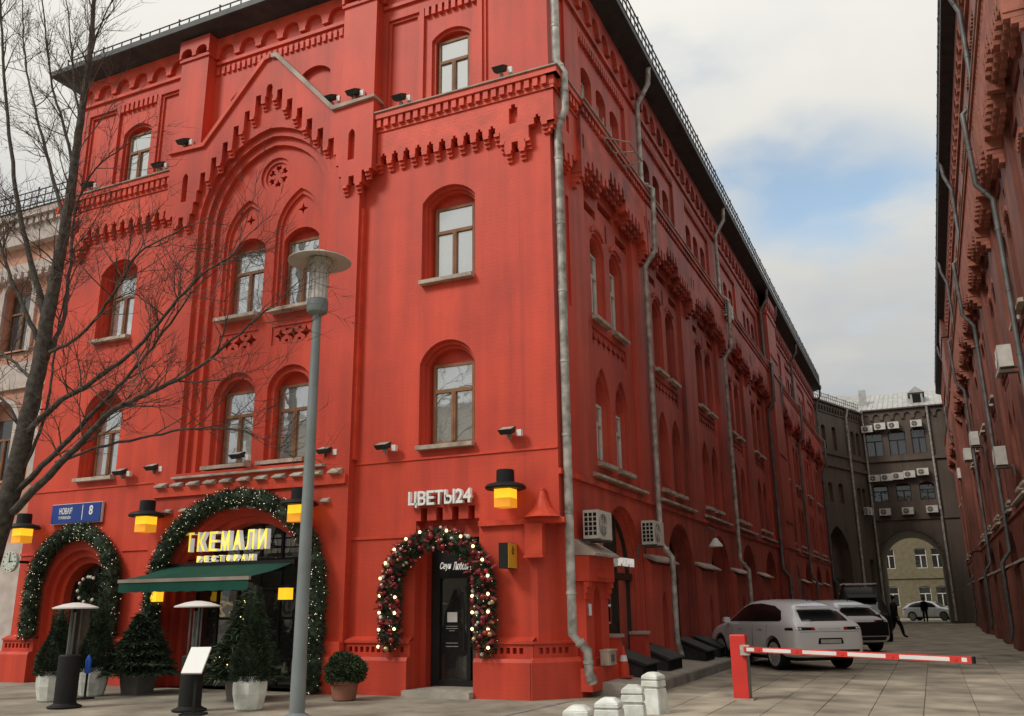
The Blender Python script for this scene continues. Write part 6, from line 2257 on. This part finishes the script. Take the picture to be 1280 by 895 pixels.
tm_ = MB()       # tyre and rim, axis along y, outer face towards -y
def ylathe(prof, n=28):
    mb = MB(); mb.lathe(prof, n); mb.v = [(x, z, y) for x, y, z in mb.v]; return mb
WHEEL_T = ylathe([(0.24, -0.12), (0.345, -0.12), (0.358, -0.08), (0.358, 0.10), (0.34, 0.12), (0.2, 0.12)]).mesh('tyre', 'tyre', smooth=True)
rm = ylathe([(0.245, -0.10), (0.262, -0.125), (0.27, -0.12)])
hub = ylathe([(0.06, -0.112), (0.05, -0.128), (0.01, -0.13)], 12)
rm.add(hub.v, hub.f)
for k in range(10):
    a = 2 * PI * k / 10
    d0 = Vector((math.cos(a), 0, math.sin(a))); s0 = Vector((-math.sin(a), 0, math.cos(a)))
    p0, p1 = d0 * 0.05, d0 * 0.25
    rm.add([p0 - s0 * .018 + Vector((0, -.115, 0)), p0 + s0 * .018 + Vector((0, -.115, 0)), p1 + s0 * .026 + Vector((0, -.122, 0)), p1 - s0 * .026 + Vector((0, -.122, 0)),
            p0 - s0 * .018 + Vector((0, -.09, 0)), p0 + s0 * .018 + Vector((0, -.09, 0)), p1 + s0 * .026 + Vector((0, -.09, 0)), p1 - s0 * .026 + Vector((0, -.09, 0))],
           [(0, 1, 2, 3), (0, 4, 5, 1), (1, 5, 6, 2), (2, 6, 7, 3), (3, 7, 4, 0)])
WHEEL_R = rm.mesh('rim', 'rim')

HD = math.atan2(0.79, -0.61)
suv = make_car('parked_car', 'white SUV parked at an angle behind the barrier arm', 'car_white')
place(suv, (2.18, 9.45, 0.018), HD)
lt = fit_text('tail_lettering', 'P O R S C H E', 0.52, 0.035, 'zinc', 0.002)
o = bpy.data.objects.new('tail_lettering', lt); C.objects.link(o); o.parent = suv; o.location = (-2.345, 0, 0.915); o.rotation_euler = (0, 0, -PI / 2)
car2 = copy_tree(suv)
for ch in list(car2.children):
    if ch.name.startswith('tail_lettering'): bpy.data.objects.remove(ch)
place(car2, (2.55, 18.1, 0.005), HD - 0.1, 'white SUV with a shade-coloured tail parked behind the white one at the barrier')
car2['label'] = 'second white car with shade coloured onto its tail, parked deeper in the alley'
for ch in car2.children:
    if ch.name.startswith('rear_window') or ch.name.startswith('rear_bumper'):
        pass
tg = MB()  # black panels over the white tail: shade added as parts
tg.hprism([(-2.36, -0.80), (-2.30, -0.80), (-2.30, 0.80), (-2.36, 0.80)], 0.50, 0.90)
tgo = kid('tail_shade_panel', tg, 'car_black', car2)
tg2 = MB(); tg2.add([(-2.352, -0.72, 0.88), (-2.352, 0.72, 0.88), (-2.16, 0.66, 1.14), (-2.16, -0.66, 1.14)], [(0, 1, 2, 3)])
kid('tail_shade_top', tg2, 'car_black', car2)
blk = make_car('parked_car', 'large black people carrier parked in the dark of the alley', 'car_black', 'car', zs=1.9)
place(blk, (3.0, 26.3, 0.005), math.radians(98)); blk.scale = (1.05, 1.08, 1.0)
far = copy_tree(suv)
for ch in list(far.children):
    if ch.name.startswith('tail_lettering'): bpy.data.objects.remove(ch)
place(far, (5.6, 66.0, 0.005), math.radians(-18), 'small white car standing beyond the archway'); far.scale = (0.85, 0.9, 0.95)
for y in (-0.55, 0.55):
    kid('roof_rail', MB().box(-1.5, 0.1, y - 0.03, y + 0.03, 2.16, 2.20), 'black_metal', blk)
for x in (-1.3, -0.1):
    kid('roof_rack', MB().box(x - 0.06, x + 0.06, -0.62, 0.62, 2.205, 2.26), 'white_paint', blk)


# ------------------------------------------------------------------ people
def person(label, loc, rz, stride=0.34, h=1.74, coat='cloth_black'):
    t = thing('person', label, 'person', loc, rz)
    k = h / 1.74
    V = {'pel': (0, 0, .94, .15), 'wst': (0, 0, 1.08, .145), 'chs': (0, .02, 1.30, .165), 'nkb': (0, .02, 1.46, .085), 'nk': (0, .025, 1.52, .055), 'hd0': (0, .035, 1.60, .085), 'hd1': (0, .04, 1.68, .088), 'hd2': (0, .03, 1.74, .05),
         'hpL': (.09, 0, .88, .105), 'knL': (.10, stride * .55, .50, .085), 'anL': (.10, stride * .75, .10, .062), 'toL': (.11, stride * .75 + .17, .04, .035),
         'hpR': (-.09, 0, .88, .105), 'knR': (-.10, -stride * .15, .49, .085), 'anR': (-.10, -stride * .95, .12, .062), 'toR': (-.11, -stride * .95 + .15, .035, .035),
         'shL': (.19, .02, 1.40, .075), 'elL': (.25, -.10, 1.13, .052), 'wrL': (.24, .02, .90, .038), 'haL': (.235, .06, .82, .035),
         'shR': (-.19, .02, 1.40, .075), 'elR': (-.25, .06, 1.12, .052), 'wrR': (-.24, .20, .92, .038), 'haR': (-.235, .25, .86, .035)}
    E_ = [('pel', 'wst'), ('wst', 'chs'), ('chs', 'nkb'), ('nkb', 'nk'), ('nk', 'hd0'), ('hd0', 'hd1'), ('hd1', 'hd2'), ('pel', 'hpL'), ('hpL', 'knL'), ('knL', 'anL'), ('anL', 'toL'), ('pel', 'hpR'), ('hpR', 'knR'), ('knR', 'anR'), ('anR', 'toR'),
          ('chs', 'shL'), ('shL', 'elL'), ('elL', 'wrL'), ('wrL', 'haL'), ('chs', 'shR'), ('shR', 'elR'), ('elR', 'wrR'), ('wrR', 'haR')]
    ks = list(V)
    for s_, sg in (('L', 1), ('R', -1)):          # five short fingers on each hand
        hx, hy, hz, _ = V['ha' + s_]
        for i, (dx, ln) in enumerate(((-.024, .06), (-.008, .07), (.008, .068), (.024, .055))):
            V['f%s%d' % (s_, i)] = (hx + dx * .3, hy + dx, hz - .045, .010); V['g%s%d' % (s_, i)] = (hx + dx * .3, hy + dx + .01, hz - .045 - ln, .008)
            E_ += [('ha' + s_, 'f%s%d' % (s_, i)), ('f%s%d' % (s_, i), 'g%s%d' % (s_, i))]
        V['t' + s_] = (hx - sg * .015, hy + .045, hz - .035, .010); E_.append(('ha' + s_, 't' + s_))
    ks = list(V)
    me = bpy.data.meshes.new('body')
    me.from_pydata([(V[q][0] * k, V[q][1] * k, V[q][2] * k) for q in ks], [(ks.index(a), ks.index(b_)) for a, b_ in E_], [])
    o = bpy.data.objects.new('tmp', me); C.objects.link(o)
    o.modifiers.new('sk', 'SKIN')
    if not me.skin_vertices:
        bm = bmesh.new(); bm.from_mesh(me); bm.verts.layers.skin.verify(); bm.to_mesh(me); bm.free()
    for i, q in enumerate(ks):
        sv = me.skin_vertices[0].data[i]; sv.radius = (V[q][3] * k, V[q][3] * k); sv.use_root = (q == 'pel')
    sb_ = o.modifiers.new('ss', 'SUBSURF'); sb_.levels = 2; sb_.render_levels = 2
    dg = bpy.context.evaluated_depsgraph_get()
    r_ = bpy.data.meshes.new_from_object(o.evaluated_get(dg)); bpy.data.objects.remove(o)
    for m_ in (coat, 'skin'): r_.materials.append(MATS[m_])
    for p_ in r_.polygons:
        p_.use_smooth = True
        c = p_.center
        if (c.z > 1.50 * k and c.y > -.02) or (abs(c.x) > .2 * k and c.z < .90 * k and c.z > .6 * k): p_.material_index = 1
    b = bpy.data.objects.new('body', r_); C.objects.link(b); b.parent = t
    kid('hair', MB().lathe([(0.075 * k, 1.62 * k), (0.098 * k, 1.67 * k), (0.09 * k, 1.74 * k), (0.02 * k, 1.785 * k)], 14, 0, 0.015), 'cloth_black', t, smooth=True)
    ct_ = MB().lathe([(0.185 * k, .80 * k), (0.18 * k, 1.0 * k), (0.165 * k, 1.1 * k), (0.19 * k, 1.3 * k), (0.15 * k, 1.44 * k), (0.09 * k, 1.48 * k)], 16)
    ct_.v = [(x * 1.15, y * .82, z) for x, y, z in ct_.v]
    kid('coat', ct_, coat, t, smooth=True)
    return t


person('person in dark clothes striding past the black people carrier', (4.25, 28.6, 0.005), math.radians(-70), 0.36)
person('person in dark clothes standing beside the small white car beyond the archway', (5.2, 61.0, 0.005), math.radians(170), 0.05)

# ------------------------------------------------------------------ bare tree
tree = thing('bare_tree', 'bare leafless tree with dark bark reaching across the red front', 'tree', (-11.35, -3.6, 0))
TY = -3.6
tw = MB(); big = MB()


def limb(pp, r0, r1, y0=TY, dy=0.0, n=10, mb=None, jit=0.02):
    """limb through places of the photograph, set at the tree's own depth; dy leans it towards or away"""
    k = len(pp)
    pts = [at(px, py, y0 + dy * i / (k - 1)) for i, (px, py) in enumerate(pp)]
    q = []
    for i in range(k - 1):
        p0, p1, p2, p3 = pts[max(0, i - 1)], pts[i], pts[i + 1], pts[min(k - 1, i + 2)]
        for j in range(5):
            t_ = j / 5
            q.append(0.5 * ((2 * p1) + (p2 - p0) * t_ + (2 * p0 - 5 * p1 + 4 * p2 - p3) * t_ ** 2 + (3 * p1 - p0 - 3 * p2 + p3) * t_ ** 3))
    q.append(pts[-1])
    q = [p + rv() * jit * (0 if i == 0 else 1) for i, p in enumerate(q)]
    m_ = len(q)
    rr_ = [r0 + (r1 - r0) * (i / (m_ - 1)) ** 0.85 for i in range(m_)]
    (mb or big).tube(q, rr_, n)
    return q, rr_


def twigs(p, d, r_, ln, depth):
    """a twig that wanders and forks"""
    k = 4 if depth > 0 else 3
    pts = [p]; q = p.copy(); dd = d.normalized()
    for i in range(k):
        dd = (dd + rv() * 0.30 + Vector((0, 0, 0.07))).normalized()
        q = q + dd * ln / k
        pts.append(q.copy())
    rs = [r_ * (1 - 0.75 * i / k) for i in range(k + 1)]
    tw.tube(pts, rs, 4 if r_ > 0.008 else 3, cap=False)
    if depth > 0:
        for i in range(1, k + 1):
            for _ in range(rnd.choice((1, 1, 2))):
                nd = (dd + rv() * 1.0).normalized()
                twigs(pts[i], nd, max(0.0048, rs[i] * 0.7), ln * rnd.uniform(0.4, 0.72), depth - 1)


def sprout(q, rr_, n, ln, depth=2, start=0.2):
    for _ in range(n):
        i = rnd.randrange(int(len(q) * start), len(q) - 1)
        d = (q[min(i + 1, len(q) - 1)] - q[i - 1]).normalized()
        nd = (d * 0.8 + rv() * 0.95); nd.y *= 0.8
        twigs(q[i].copy(), nd, min(0.016, rr_[i] * 0.6), ln * rnd.uniform(0.6, 1.2), depth)
    twigs(q[-1].copy(), q[-1] - q[-2], rr_[-1] * 0.95, ln * 0.8, depth)


trunk, tr = limb([(-62, 872), (-38, 780), (-10, 690), (14, 610), (30, 545), (44, 480), (58, 405), (70, 345), (82, 280), (92, 210), (102, 140), (112, 70), (118, 0), (122, -50)], 0.25, 0.028, dy=0.3, n=14, jit=0.015)
sprout(trunk, tr, 26, 1.5, 2, 0.5)
LIMBS = [([(28, 548), (70, 505), (110, 480), (160, 445), (205, 395), (250, 345), (292, 318)], 0.075, 0.016, -0.9, 9),
         ([(12, 622), (45, 590), (85, 550), (120, 512), (165, 465), (205, 415), (240, 365)], 0.085, 0.016, 0.6, 9),
         ([(16, 640), (60, 595), (95, 560), (140, 515), (190, 490), (240, 465), (290, 425), (335, 385)], 0.10, 0.014, -0.5, 10),
         ([(70, 578), (120, 560), (190, 545), (250, 535), (300, 538), (322, 548)], 0.04, 0.012, 0.3, 5),
         ([(45, 480), (62, 440), (80, 395), (88, 330), (95, 260), (120, 210), (160, 180)], 0.07, 0.012, 0.8, 7),
         ([(58, 405), (45, 350), (30, 290), (18, 220), (8, 130), (2, 40), (0, -30)], 0.085, 0.02, -0.8, 7),
         ([(52, 435), (35, 395), (15, 350), (-5, 290), (-30, 230)], 0.07, 0.02, -0.5, 5),
         ([(44, 480), (20, 455), (-10, 430), (-40, 400)], 0.05, 0.02, 0.6, 4),
         ([(82, 280), (68, 230), (52, 170), (38, 110), (30, 60), (28, 0)], 0.055, 0.014, 0.7, 7),
         ([(92, 210), (80, 160), (66, 110), (58, 50), (52, -10)], 0.045, 0.014, -0.4, 6),
         ([(100, 150), (92, 95), (88, 40), (80, -20)], 0.035, 0.012, 0.4, 5),
         ([(106, 110), (116, 60), (130, 20), (150, -20)], 0.03, 0.012, -0.3, 4),
         ([(62, 440), (100, 420), (140, 370), (170, 320), (200, 300), (240, 280)], 0.045, 0.012, -0.4, 7),
         ([(30, 545), (12, 510), (-20, 480)], 0.05, 0.02, -0.3, 3),
         ([(22, 600), (50, 540), (62, 490), (70, 430), (84, 360), (110, 310)], 0.045, 0.012, 0.9, 5)]
for pp_, r0, r1, dy, n in LIMBS:
    k0 = min(range(len(trunk)), key=lambda i: (trunk[i] - at(pp_[0][0], pp_[0][1], TY + 0.15)).length)
    q, rr_ = limb(pp_, r0 * 0.82, r1 * 0.85, y0=trunk[k0].y, dy=dy, n=8)
    sprout(q, rr_, int(n * 1.9), 1.15, 2)
link('trunk', big.mesh('trunk', 'bark', smooth=True), tree)
tag(link('crown', tw.mesh('crown', 'twig'), tree), kind='stuff')
